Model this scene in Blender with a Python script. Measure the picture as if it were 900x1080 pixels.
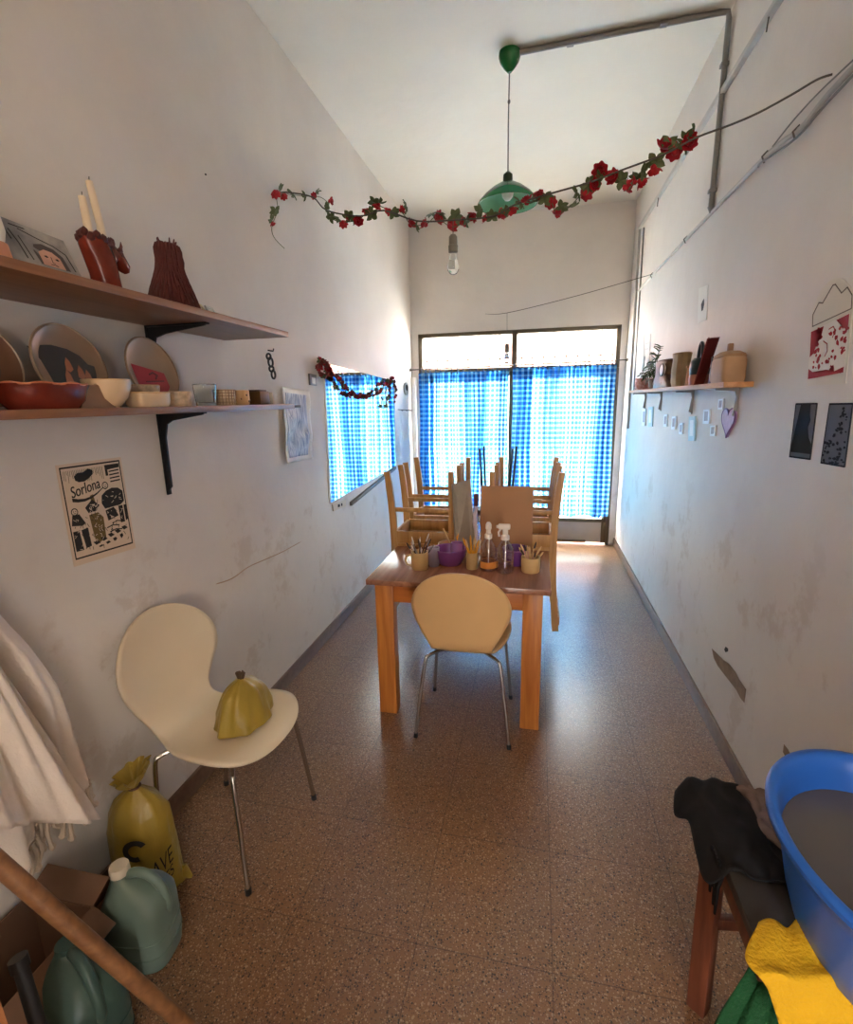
import bpy, bmesh, math, random
from mathutils import Vector, Matrix, Euler, noise
random.seed(7)
PI = math.pi
for o in list(bpy.data.objects): bpy.data.objects.remove(o)
C = bpy.context.scene.collection
scn = bpy.context.scene

# ------------------------------------------------------------------ camera
W, L, H = 2.26, 5.607, 3.443
CAM = Vector((1.382, 0.0, 1.601)); FP = 523.5
_yaw, _pit, _rol = 0.2190, 0.2200, -0.0200
_F = Vector((-math.sin(_yaw)*math.cos(_pit), math.cos(_yaw)*math.cos(_pit), -math.sin(_pit)))
_R0 = Vector((math.cos(_yaw), math.sin(_yaw), 0)); _U0 = _R0.cross(_F)
_R = _R0*math.cos(_rol) + _U0*math.sin(_rol); _U = -_R0*math.sin(_rol) + _U0*math.cos(_rol)
cd = bpy.data.cameras.new('camera'); cam = bpy.data.objects.new('camera', cd); C.objects.link(cam)
m = Matrix((_R, _U, -_F)).transposed().to_4x4(); m.translation = CAM; cam.matrix_world = m
cd.sensor_fit = 'HORIZONTAL'; cd.sensor_width = 36; cd.lens = FP/900*36; cd.clip_start = .02
scn.camera = cam

# ------------------------------------------------------------------ world, sun, exposure
scn.view_settings.view_transform = 'Standard'; scn.view_settings.look = 'None'
scn.view_settings.gamma = 1; scn.view_settings.use_curve_mapping = False
scn.view_settings.exposure = 2.55
SKY = 10.0; SUN = 10.0
wd = bpy.data.worlds.new('world'); scn.world = wd; wd.use_nodes = True
wn = wd.node_tree.nodes; bg = wn['Background']
bg.inputs[0].default_value = (1, .965, .925, 1); bg.inputs[1].default_value = SKY
sd = bpy.data.lights.new('sun', 'SUN'); sd.energy = SUN; sd.angle = .02; sd.color = (1, .95, .88)
so = bpy.data.objects.new('sun', sd); C.objects.link(so); so.location = (0, 3, 8)
so.rotation_euler = Vector((.25, .55, -.8)).to_track_quat('-Z', 'Y').to_euler()
YN0 = -1.45
def portal(name, loc, rot, sx, sy):
    d = bpy.data.lights.new(name, 'AREA'); d.shape = 'RECTANGLE'; d.size = sx; d.size_y = sy
    d.cycles.is_portal = True
    o = bpy.data.objects.new(name, d); C.objects.link(o); o.location = loc; o.rotation_euler = rot
portal('window_portal', (W/2, L+.30, 1.16), (-PI/2, 0, 0), 2.1, 2.3)
portal('fill_slot_portal', (1.98, YN0-.12, 1.05), (PI/2, 0, 0), .14, 2.1)  # samples daylight through the unseen slot added for foreground fill

# ------------------------------------------------------------------ helpers
def ray(u, v, ax, val):                      # the point of a world plane that is seen at pixel u, v
    d = _F*FP + _R*(u-450) - _U*(v-540)
    return CAM + d*((val-CAM[ax])/d[ax])
def rayp(u, v, p0, n):
    d = _F*FP + _R*(u-450) - _U*(v-540)
    return CAM + d*((p0-CAM).dot(n)/d.dot(n))
def lin(c): return tuple(((x/255)/12.92 if x/255 <= .04045 else ((x/255+.055)/1.055)**2.4) for x in c)
def mat(name, c, rough=.6, metal=0, noise_s=0, noise_a=.0, bump=0, bump_s=60, spec=.5, trans=0, c2=None, ior=1.45, coat=0, sheen=0):
    m = bpy.data.materials.new(name); m.use_nodes = True; nt = m.node_tree; b = nt.nodes['Principled BSDF']
    col = (*lin(c), 1); b.inputs['Base Color'].default_value = col
    b.inputs['Roughness'].default_value = rough; b.inputs['Metallic'].default_value = metal
    b.inputs['Specular IOR Level'].default_value = spec; b.inputs['Transmission Weight'].default_value = trans
    b.inputs['IOR'].default_value = ior; b.inputs['Coat Weight'].default_value = coat
    if noise_s or bump:
        tc = nt.nodes.new('ShaderNodeTexCoord')
    if noise_s:
        n = nt.nodes.new('ShaderNodeTexNoise'); n.inputs['Scale'].default_value = noise_s; n.inputs['Detail'].default_value = 5
        nt.links.new(tc.outputs['Object'], n.inputs['Vector'])
        r = nt.nodes.new('ShaderNodeValToRGB'); nt.links.new(n.outputs['Fac'], r.inputs['Fac'])
        a = c2 and lin(c2) or tuple(x*(1-noise_a) for x in col[:3])
        r.color_ramp.elements[0].position = .32; r.color_ramp.elements[1].position = .68
        r.color_ramp.elements[0].color = (*a, 1); r.color_ramp.elements[1].color = col
        nt.links.new(r.outputs['Color'], b.inputs['Base Color'])
    if bump:
        n2 = nt.nodes.new('ShaderNodeTexNoise'); n2.inputs['Scale'].default_value = bump_s; n2.inputs['Detail'].default_value = 4
        nt.links.new(tc.outputs['Object'], n2.inputs['Vector'])
        bp = nt.nodes.new('ShaderNodeBump'); bp.inputs['Strength'].default_value = bump; bp.inputs['Distance'].default_value = .01
        nt.links.new(n2.outputs['Fac'], bp.inputs['Height']); nt.links.new(bp.outputs['Normal'], b.inputs['Normal'])
    return m
def wood(name, c1, c2, axis=1, rough=.4, scale=1.0):
    m = bpy.data.materials.new(name); m.use_nodes = True; nt = m.node_tree; b = nt.nodes['Principled BSDF']
    tc = nt.nodes.new('ShaderNodeTexCoord'); mp = nt.nodes.new('ShaderNodeMapping')
    s = [22*scale]*3; s[axis] = 1.6*scale; mp.inputs['Scale'].default_value = s
    n = nt.nodes.new('ShaderNodeTexNoise'); n.inputs['Scale'].default_value = 1.6; n.inputs['Detail'].default_value = 6; n.inputs['Distortion'].default_value = .6
    r = nt.nodes.new('ShaderNodeValToRGB')
    r.color_ramp.elements[0].color = (*lin(c1), 1); r.color_ramp.elements[1].color = (*lin(c2), 1)
    r.color_ramp.elements[0].position = .3; r.color_ramp.elements[1].position = .7
    nt.links.new(tc.outputs['Object'], mp.inputs['Vector']); nt.links.new(mp.outputs['Vector'], n.inputs['Vector'])
    nt.links.new(n.outputs['Fac'], r.inputs['Fac']); nt.links.new(r.outputs['Color'], b.inputs['Base Color'])
    b.inputs['Roughness'].default_value = rough
    return m

def wm(o):
    M = Matrix.Identity(4)
    while o is not None:
        M = o.matrix_parent_inverse @ o.matrix_basis if False else o.matrix_basis.copy() if o.parent is None else o.matrix_parent_inverse @ o.matrix_basis
        p = o.parent; res = M
        while p is not None:
            res = (p.matrix_basis if p.parent is None else p.matrix_parent_inverse @ p.matrix_basis) @ res
            p = p.parent
        return res
    return M
def tag(o, label=None, cat=None, group=None, kind=None):
    if label: o['label'] = label
    if cat: o['category'] = cat
    if group: o['group'] = group
    if kind: o['kind'] = kind
    return o
def thing(name, label, cat, loc=(0, 0, 0), rz=0, group=None):
    o = bpy.data.objects.new(name, None); C.objects.link(o); o.empty_display_size = .05
    o.location = loc; o.rotation_euler = (0, 0, rz)
    return tag(o, label, cat, group)
def copy_tree(o, parent=None):
    kids = [k for k in C.objects if k.parent is o]
    c = o.copy(); C.objects.link(c)
    if parent is not None: c.parent = parent
    for k in kids: copy_tree(k, c)
    return c

class MB:
    def __init__(s): s.bm = bmesh.new(); s.uv = None
    def add(s, bm2, M=None):
        me = bpy.data.meshes.new('t'); 
        if M is not None: bm2.transform(M)
        bm2.to_mesh(me); bm2.free(); s.bm.from_mesh(me); bpy.data.meshes.remove(me); return s
    def box(s, lo, hi, bev=.0, M=None, seg=2):
        b = bmesh.new(); bmesh.ops.create_cube(b, size=1)
        c = [(lo[i]+hi[i])/2 for i in range(3)]; d = [abs(hi[i]-lo[i]) for i in range(3)]
        bmesh.ops.scale(b, vec=d, verts=b.verts); bmesh.ops.translate(b, vec=c, verts=b.verts)
        if bev: bmesh.ops.bevel(b, geom=b.edges[:]+b.verts[:], offset=min(bev, min(d)*.45), segments=seg, profile=.5, affect='EDGES')
        return s.add(b, M)
    def beam(s, a, b, w, h, up=(0, 0, 1), bev=.002):     # rectangular bar from a to b
        a = Vector(a); b = Vector(b); z = (b-a); ln = z.length; z.normalize(); x = Vector(up).cross(z)
        if x.length < 1e-4: x = Vector((1, 0, 0)).cross(z)
        x.normalize(); y = z.cross(x)
        M = Matrix((x, y, z)).transposed().to_4x4(); M.translation = a
        return s.box((-w/2, -h/2, 0), (w/2, h/2, ln), bev, M)
    def grid(s, f, nu, nv, cu=False, cv=False, M=None, flip=False):
        b = bmesh.new(); V = []
        for i in range(nu if cu else nu+1):
            V.append([b.verts.new(f(i/nu, j/nv)) for j in range(nv if cv else nv+1)])
        uvl = b.loops.layers.uv.new('UVMap')
        for i in range(nu):
            for j in range(nv):
                q = [V[i][j], V[(i+1) % len(V)][j], V[(i+1) % len(V)][(j+1) % len(V[0])], V[i][(j+1) % len(V[0])]]
                w = [(i/nu, j/nv), ((i+1)/nu, j/nv), ((i+1)/nu, (j+1)/nv), (i/nu, (j+1)/nv)]
                if flip: q.reverse(); w.reverse()
                try:
                    fc = b.faces.new(q)
                    for lp, t in zip(fc.loops, w): lp[uvl].uv = t
                except ValueError: pass
        return s.add(b, M)
    def tube(s, pts, r, seg=8, caps=True, M=None):
        pts = [Vector(p) for p in pts]; n = len(pts)
        rr = r if isinstance(r, (list, tuple)) else [r]*n
        b = bmesh.new(); rings = []; t0 = (pts[1]-pts[0]).normalized()
        nx = t0.orthogonal().normalized()
        for i, p in enumerate(pts):
            t = (pts[min(i+1, n-1)]-pts[max(i-1, 0)])
            t = t.normalized() if t.length > 1e-9 else t0
            nx = (nx - t*nx.dot(t)); nx = nx.normalized() if nx.length > 1e-6 else t.orthogonal().normalized()
            ny = t.cross(nx)
            rings.append([b.verts.new(p + (nx*math.cos(a)+ny*math.sin(a))*rr[i]) for a in [2*PI*k/seg for k in range(seg)]])
        for i in range(n-1):
            for k in range(seg):
                b.faces.new([rings[i][k], rings[i][(k+1) % seg], rings[i+1][(k+1) % seg], rings[i+1][k]])
        if caps: b.faces.new(rings[0][::-1]); b.faces.new(rings[-1])
        return s.add(b, M)
    def lathe(s, prof, seg=24, c=(0, 0, 0), sx=1, sy=1, M=None, wob=None):
        b = bmesh.new(); rings = []
        for (r, z) in prof:
            if r < 1e-6: rings.append([b.verts.new((c[0], c[1], c[2]+z))]*seg)
            else:
                ring = []
                for k in range(seg):
                    a = 2*PI*k/seg; q = r*(wob(a, z) if wob else 1)
                    ring.append(b.verts.new((c[0]+q*math.cos(a)*sx, c[1]+q*math.sin(a)*sy, c[2]+z)))
                rings.append(ring)
        for i in range(len(prof)-1):
            for k in range(seg):
                q = []
                for v in (rings[i][k], rings[i][(k+1) % seg], rings[i+1][(k+1) % seg], rings[i+1][k]):
                    if v not in q: q.append(v)
                if len(q) > 2:
                    try: b.faces.new(q)
                    except ValueError: pass
        return s.add(b, M)
    def loft(s, secs, seg=28, M=None, caps=True):   # secs: (cx, cy, z, rx, ry, power)
        b = bmesh.new(); rings = []
        for (cx, cy, z, rx, ry, pw) in secs:
            ring = []
            for k in range(seg):
                a = 2*PI*k/seg; ca, sa = math.cos(a), math.sin(a); e = 2/pw
                ring.append(b.verts.new((cx+rx*math.copysign(abs(ca)**e, ca), cy+ry*math.copysign(abs(sa)**e, sa), z)))
            rings.append(ring)
        for i in range(len(secs)-1):
            for k in range(seg):
                b.faces.new([rings[i][k], rings[i][(k+1) % seg], rings[i+1][(k+1) % seg], rings[i+1][k]])
        if caps: b.faces.new(rings[0][::-1]); b.faces.new(rings[-1])
        return s.add(b, M)
    def prism(s, poly, d0, d1, M=None):              # polygon in x, y extruded in z from d0 to d1
        b = bmesh.new(); v0 = [b.verts.new((x, y, d0)) for x, y in poly]; v1 = [b.verts.new((x, y, d1)) for x, y in poly]
        n = len(poly)
        try:
            b.faces.new(v1); b.faces.new(v0[::-1])
            for i in range(n): b.faces.new([v0[i], v0[(i+1) % n], v1[(i+1) % n], v1[i]])
        except ValueError: pass
        return s.add(b, M)
    def blob(s, c, r, sc=(1, 1, 1), sub=2, amp=0, freq=8, M=None):
        b = bmesh.new(); bmesh.ops.create_icosphere(b, subdivisions=sub, radius=r)
        for v in b.verts:
            k = 1+amp*noise.noise(v.co*freq+Vector(c)*13)
            v.co = Vector((v.co.x*sc[0], v.co.y*sc[1], v.co.z*sc[2]))*k+Vector(c)
        return s.add(b, M)
    def build(s, name, material, parent=None, solid=0, sub=0, world=True, recalc=True, sharp=38, origin=None):
        bm = s.bm
        if recalc: bmesh.ops.recalc_face_normals(bm, faces=bm.faces[:])
        me = bpy.data.meshes.new(name)
        o = bpy.data.objects.new(name, me)
        if parent is None:
            xs = [v.co for v in bm.verts]
            ce = Vector(((min(v.x for v in xs)+max(v.x for v in xs))/2, (min(v.y for v in xs)+max(v.y for v in xs))/2, min(v.z for v in xs)))
            bmesh.ops.translate(bm, vec=-ce, verts=bm.verts); o.location = ce
        bm.to_mesh(me); bm.free()
        for p in me.polygons: p.use_smooth = True
        me.set_sharp_from_angle(angle=math.radians(sharp))
        if isinstance(material, (list, tuple)):
            for mm in material: me.materials.append(mm)
        else: me.materials.append(material)
        C.objects.link(o)
        if parent is not None:
            o.parent = parent
            if world: o.matrix_parent_inverse = wm(parent).inverted()
        if solid:
            md = o.modifiers.new('thickness', 'SOLIDIFY'); md.thickness = solid; md.offset = 0
        if sub:
            md = o.modifiers.new('smooth', 'SUBSURF'); md.levels = sub; md.render_levels = sub
        return o
def struct(o, *a): o['kind'] = 'structure'; return o
def catmull(P, n):
    P = [Vector(p) for p in P]; out = []
    for i in range(len(P)-1):
        p0 = P[max(i-1, 0)]; p1 = P[i]; p2 = P[i+1]; p3 = P[min(i+2, len(P)-1)]
        for k in range(n):
            t = k/n
            out.append(.5*((2*p1)+(p2-p0)*t+(2*p0-5*p1+4*p2-p3)*t*t+(3*p1-p0-3*p2+p3)*t**3))
    out.append(P[-1]); return out
def T(loc, rz=0, rx=0, ry=0): return Matrix.Translation(loc) @ Euler((rx, ry, rz)).to_matrix().to_4x4()

# ------------------------------------------------------------------ materials
def wall_mat(name, c, c2, sc=1.2, dirt=(178, 156, 136), dz=.9):
    m = mat(name, c, rough=.55, noise_s=0, bump=.35, bump_s=9, spec=.35)
    nt = m.node_tree; b = nt.nodes['Principled BSDF']; tc = nt.nodes.new('ShaderNodeTexCoord')
    n = nt.nodes.new('ShaderNodeTexNoise'); n.inputs['Scale'].default_value = sc; n.inputs['Detail'].default_value = 8; n.inputs['Roughness'].default_value = .6
    nt.links.new(tc.outputs['Object'], n.inputs['Vector'])
    r = nt.nodes.new('ShaderNodeValToRGB'); r.color_ramp.elements[0].position = .35; r.color_ramp.elements[1].position = .65
    r.color_ramp.elements[0].color = (*lin(c2), 1); r.color_ramp.elements[1].color = (*lin(c), 1)
    nt.links.new(n.outputs['Fac'], r.inputs['Fac'])
    # scuffs and damp marks: ragged spots with their own shape
    n2 = nt.nodes.new('ShaderNodeTexNoise'); n2.inputs['Scale'].default_value = 3.1; n2.inputs['Detail'].default_value = 12; n2.inputs['Roughness'].default_value = .72
    nt.links.new(tc.outputs['Object'], n2.inputs['Vector'])
    r2 = nt.nodes.new('ShaderNodeValToRGB'); r2.color_ramp.elements[0].position = .54; r2.color_ramp.elements[1].position = .60
    r2.color_ramp.elements[0].color = (0, 0, 0, 1); r2.color_ramp.elements[1].color = (.33, .33, .33, 1)
    nt.links.new(n2.outputs['Fac'], r2.inputs['Fac'])
    sp = nt.nodes.new('ShaderNodeSeparateXYZ'); nt.links.new(tc.outputs['Object'], sp.inputs['Vector'])
    mr = nt.nodes.new('ShaderNodeMapRange'); mr.inputs[1].default_value = dz; mr.inputs[2].default_value = dz+.35; mr.inputs[3].default_value = 1; mr.inputs[4].default_value = 0
    nt.links.new(sp.outputs['Z'], mr.inputs[0])
    mu = nt.nodes.new('ShaderNodeMath'); mu.operation = 'MULTIPLY'; nt.links.new(r2.outputs['Color'], mu.inputs[0]); nt.links.new(mr.outputs[0], mu.inputs[1])
    mx = nt.nodes.new('ShaderNodeMixRGB'); mx.inputs['Color2'].default_value = (*lin(dirt), 1)
    nt.links.new(mu.outputs[0], mx.inputs['Fac']); nt.links.new(r.outputs['Color'], mx.inputs['Color1']); nt.links.new(mx.outputs['Color'], b.inputs['Base Color'])
    return m
M_wall = wall_mat('painted_plaster', (220, 213, 205), (210, 202, 194))
M_ceil = wall_mat('ceiling_paint', (230, 226, 213), (224, 219, 206), dz=-9)
M_base = mat('skirting_stone', (118, 90, 72), .4, noise_s=30, noise_a=.3)
def terrazzo():
    m = bpy.data.materials.new('terrazzo'); m.use_nodes = True; nt = m.node_tree; b = nt.nodes['Principled BSDF']
    tc = nt.nodes.new('ShaderNodeTexCoord')
    def vor(scale, lo, cols, prev):
        v = nt.nodes.new('ShaderNodeTexVoronoi'); v.inputs['Scale'].default_value = scale
        nt.links.new(tc.outputs['Object'], v.inputs['Vector'])
        r = nt.nodes.new('ShaderNodeValToRGB'); r.color_ramp.interpolation = 'CONSTANT'
        for i, (p, c) in enumerate(cols):
            e = r.color_ramp.elements[i] if i < 2 else r.color_ramp.elements.new(p)
            e.position = p; e.color = (*lin(c), 1)
        sp = nt.nodes.new('ShaderNodeSeparateColor'); nt.links.new(v.outputs['Color'], sp.inputs[0]); nt.links.new(sp.outputs[0], r.inputs['Fac'])
        lt = nt.nodes.new('ShaderNodeMath'); lt.operation = 'LESS_THAN'; lt.inputs[1].default_value = lo; nt.links.new(v.outputs['Distance'], lt.inputs[0])
        gt = nt.nodes.new('ShaderNodeMath'); gt.operation = 'GREATER_THAN'; gt.inputs[1].default_value = .35; nt.links.new(sp.outputs[1], gt.inputs[0])
        mu = nt.nodes.new('ShaderNodeMath'); mu.operation = 'MULTIPLY'; nt.links.new(lt.outputs[0], mu.inputs[0]); nt.links.new(gt.outputs[0], mu.inputs[1])
        mx = nt.nodes.new('ShaderNodeMixRGB'); nt.links.new(mu.outputs[0], mx.inputs['Fac']); nt.links.new(prev, mx.inputs['Color1']); nt.links.new(r.outputs['Color'], mx.inputs['Color2'])
        return mx.outputs['Color']
    n = nt.nodes.new('ShaderNodeTexNoise'); n.inputs['Scale'].default_value = 1.5; nt.links.new(tc.outputs['Object'], n.inputs['Vector'])
    r0 = nt.nodes.new('ShaderNodeValToRGB'); r0.color_ramp.elements[0].color = (*lin((126, 90, 60)), 1); r0.color_ramp.elements[1].color = (*lin((142, 104, 72)), 1)
    nt.links.new(n.outputs['Fac'], r0.inputs['Fac'])
    c = vor(230, .40, [(0, (62, 44, 34)), (.3, (176, 148, 122)), (.6, (104, 70, 52)), (.8, (138, 116, 100))], r0.outputs['Color'])
    c = vor(120, .36, [(0, (56, 42, 34)), (.35, (170, 140, 112)), (.65, (110, 74, 56)), (.85, (172, 146, 122))], c)
    br = nt.nodes.new('ShaderNodeTexBrick'); br.offset = 0; br.inputs['Scale'].default_value = 1; br.inputs['Mortar Size'].default_value = .0018
    br.inputs['Brick Width'].default_value = .4; br.inputs['Row Height'].default_value = .4; br.inputs['Mortar Smooth'].default_value = .4
    br.inputs['Color1'].default_value = (1, 1, 1, 1); br.inputs['Color2'].default_value = (.88, .87, .86, 1); br.inputs['Mortar'].default_value = (.45, .42, .4, 1)
    mp = nt.nodes.new('ShaderNodeMapping'); mp.inputs['Location'].default_value = (.13, .06, 0); nt.links.new(tc.outputs['Object'], mp.inputs['Vector']); nt.links.new(mp.outputs[0], br.inputs['Vector'])
    mx = nt.nodes.new('ShaderNodeMixRGB'); mx.blend_type = 'MULTIPLY'; mx.inputs['Fac'].default_value = 1
    nt.links.new(c, mx.inputs['Color1']); nt.links.new(br.outputs['Color'], mx.inputs['Color2']); nt.links.new(mx.outputs['Color'], b.inputs['Base Color'])
    n3 = nt.nodes.new('ShaderNodeTexNoise'); n3.inputs['Scale'].default_value = 5; n3.inputs['Detail'].default_value = 6; nt.links.new(tc.outputs['Object'], n3.inputs['Vector'])
    mr = nt.nodes.new('ShaderNodeMapRange'); mr.inputs[3].default_value = .27; mr.inputs[4].default_value = .31; nt.links.new(n3.outputs['Fac'], mr.inputs[0]); nt.links.new(mr.outputs[0], b.inputs['Roughness'])
    b.inputs['Specular IOR Level'].default_value = .8
    return m
M_floor = terrazzo()
M_frame = mat('brown_painted_metal', (92, 80, 60), .45)
M_kick = mat('grey_door_panel', (168, 158, 148), .5, noise_s=6, noise_a=.12)
def pane_mat():
    m = bpy.data.materials.new('window_pane'); m.use_nodes = True; nt = m.node_tree; nt.nodes.clear()
    o = nt.nodes.new('ShaderNodeOutputMaterial'); t = nt.nodes.new('ShaderNodeBsdfTransparent'); g = nt.nodes.new('ShaderNodeBsdfGlossy'); g.inputs['Roughness'].default_value = .02
    t.inputs[0].default_value = (.93, .95, .95, 1)
    mx = nt.nodes.new('ShaderNodeMixShader'); mx.inputs[0].default_value = .06
    nt.links.new(t.outputs[0], mx.inputs[1]); nt.links.new(g.outputs[0], mx.inputs[2]); nt.links.new(mx.outputs[0], o.inputs[0]); return m
M_pane = pane_mat()
M_pine = wood('orange_pine', (168, 96, 40), (204, 132, 62), 2, .38)
M_top = wood('varnished_table_top', (132, 84, 62), (164, 112, 86), 1, .20)
M_chairwood = wood('light_pine', (172, 122, 66), (204, 156, 96), 2, .45)
M_shell = mat('cream_plywood', (224, 206, 178), .38, noise_s=3, noise_a=.06)
M_shell2 = mat('beige_plywood', (222, 180, 126), .36, noise_s=4, noise_a=.08)
M_chrome = mat('chromed_steel', (190, 186, 180), .22, 1)
M_black = mat('black_metal', (22, 22, 24), .45)
M_shelf = wood('shelf_board', (120, 78, 52), (146, 100, 68), 1, .4)
M_shelf2 = wood('honey_shelf_board', (178, 122, 76), (204, 150, 100), 1, .45)
M_paper = mat('paper', (222, 214, 202), .8)
M_ink = mat('black_ink', (38, 36, 34), .8)
M_white = mat('white_plastic', (232, 230, 226), .35)
M_grey = mat('grey_conduit', (128, 126, 122), .45, metal=.3)
M_duct = mat('painted_duct', (178, 174, 168), .5); M_lgrey = mat('grey_bracket_metal', (150, 146, 144), .5)
M_wire = mat('dark_cable', (84, 78, 70), .6)
M_glass = mat('clear_glass', (245, 250, 248), .03, trans=1, ior=1.3)

# ------------------------------------------------------------------ room shell
YN = -1.45
def slab(name, lo, hi, material):
    o = MB().box(lo, hi).build(name, material); 
    me = o.data; off = Vector(o.location)
    for v in me.vertices: v.co += off
    o.location = (0, 0, 0); return struct(o)
slab('floor', (-.2, YN-.1, -.1), (W+.2, L+.2, 0), M_floor)
slab('ceiling', (-.2, YN-.1, H), (W+.2, L+.2, H+.12), M_ceil)
slab('wall_left', (-.2, YN-.1, 0), (0, L+.2, H), M_wall)
slab('wall_right', (W, YN-.1, 0), (W+.2, L+.2, H), M_wall)
wx0, wx1, wz = .078, 2.196, 2.318
mb = MB(); mb.box((0, L, wz), (W, L+.2, H)); mb.box((0, L, 0), (wx0, L+.2, wz)); mb.box((wx1, L, 0), (W, L+.2, wz))
struct(mb.build('wall_back', M_wall))
mb = MB(); mb.box((0, YN-.1, 2.1), (W, YN, H)); mb.box((0, YN-.1, 0), (1.91, YN, 2.1)); mb.box((2.05, YN-.1, 0), (W, YN, 2.1))  # narrow slot in this unseen wall is added to let in fill light
struct(mb.build('wall_front', M_wall))
slab('ground_added_yard', (-4, YN-6, -.12), (6, YN-.1, -.02), mat('added_yard_tiles', (150, 132, 116), .8, noise_s=3, noise_a=.1))  # unseen yard ground added beyond the fill slot
struct(MB().box((0, YN, 0), (.014, L, .085), .003).build('baseboard_left', M_base))
struct(MB().box((W-.014, YN, 0), (W, L, .085), .003).build('baseboard_right', M_base))
struct(MB().box((0.0, L-.06, 0), (.05, L, 1.86), .004).build('trim_1', M_white))
# glazed front: transom window over a pair of doors
YW = L+.03
win = bpy.data.objects.new('window_1', None); C.objects.link(win); win.location = (W/2, YW, 2.0); struct(win)
mb = MB(); t = .042
mb.box((wx0, YW-.03, wz-t), (wx1, YW+.03, wz), .004)
mb.box((wx0, YW-.03, 1.92), (wx0+t, YW+.03, wz), .004); mb.box((wx1-t, YW-.03, 1.92), (wx1, YW+.03, wz), .004)
mb.box((1.1, YW-.03, 1.92), (1.155, YW+.03, wz), .004); mb.box((wx0, YW-.03, 1.90), (wx1, YW+.03, 1.94), .004)
mb.build('window_frame', M_frame, win)
MB().box((wx0+t, YW, 1.94), (1.1, YW+.005, wz-t)).build('pane', M_pane, win)
MB().box((1.155, YW, 1.94), (wx1-t, YW+.005, wz-t)).build('pane', M_pane, win)
door = bpy.data.objects.new('door_1', None); C.objects.link(door); door.location = (W/2, YW, 0); struct(door)
mb = MB()
mb.box((wx0, YW-.03, 0), (wx0+.035, YW+.03, 1.90), .004); mb.box((wx1-.035, YW-.03, 0), (wx1, YW+.03, 1.90), .004)
mb.build('door_frame', M_frame, door)
for x0, x1 in ((wx0+.035, 1.127), (1.127, wx1-.035)):
    mb = MB(); mb.box((x0, YW-.02, .02), (x0+.05, YW+.02, 1.90), .003); mb.box((x1-.05, YW-.02, .02), (x1, YW+.02, 1.90), .003)
    mb.box((x0, YW-.02, 1.85), (x1, YW+.02, 1.90), .003); mb.box((x0, YW-.02, .25), (x1, YW+.02, .29), .003)
    mb.build('leaf_frame', M_frame, door)
    MB().box((x0+.05, YW-.012, .02), (x1-.05, YW+.012, .25), .003).build('kick_panel', M_kick, door)
    MB().box((x0+.05, YW, .29), (x1-.05, YW+.005, 1.85)).build('pane', M_pane, door)
mb = MB(); mb.box((1.45, YW-.045, .02), (1.95, YW-.03, .05), .003)
mb.build('draught_strip', M_frame, door)
# security grille outside
gr = thing('security_grille', 'thin dark metal security grille outside the glazed doors', 'grille', (W/2, YW+.14, 0))
mb = MB()
x = wx0+.06
while x < wx1:
    mb.beam((x, YW+.14, .02), (x, YW+.14, wz-.02), .010, .010, up=(0, 1, 0), bev=0); x += .118
mb.build('upright_bars', M_black, gr)
mb = MB()
for z in (.03, .32, .61, .90, 1.17, 1.46, 1.75, 2.04, 2.29):
    mb.beam((wx0, YW+.14, z), (wx1, YW+.14, z), .014 if z in (1.17, 2.04) else .010, .010, bev=0)
mb.build('cross_bars', M_black, gr)
# street outside
M_pave = mat('sunlit_pavement', (206, 200, 192), .8, noise_s=3, noise_a=.1)
M_facade = mat('rendered_facade', (132, 96, 86), .9, noise_s=1, noise_a=.06)
slab('ground_street', (-9, L+.2, -.12), (11, L+16, -.02), M_pave)
bl = thing('street_building', 'pale pinkish rendered building across the street beyond the doors', 'building', (1, L+12.3, -.02))
mb = MB(); mb.box((-8, L+12, -.02), (11, L+15, 6.5)); mb.build('wall', M_facade, bl)
MB().box((-8.1, L+11.8, 6.5), (11.1, L+15.1, 6.7), .02).build('cornice', M_white, bl)
for xa in (-3.5, .2, 4.2):
    MB().box((xa, L+11.93, 1.0), (xa+1.2, L+12.02, 2.6), .02).build('shutter', mat('green_shutter', (150, 160, 150), .6), bl)

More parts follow.
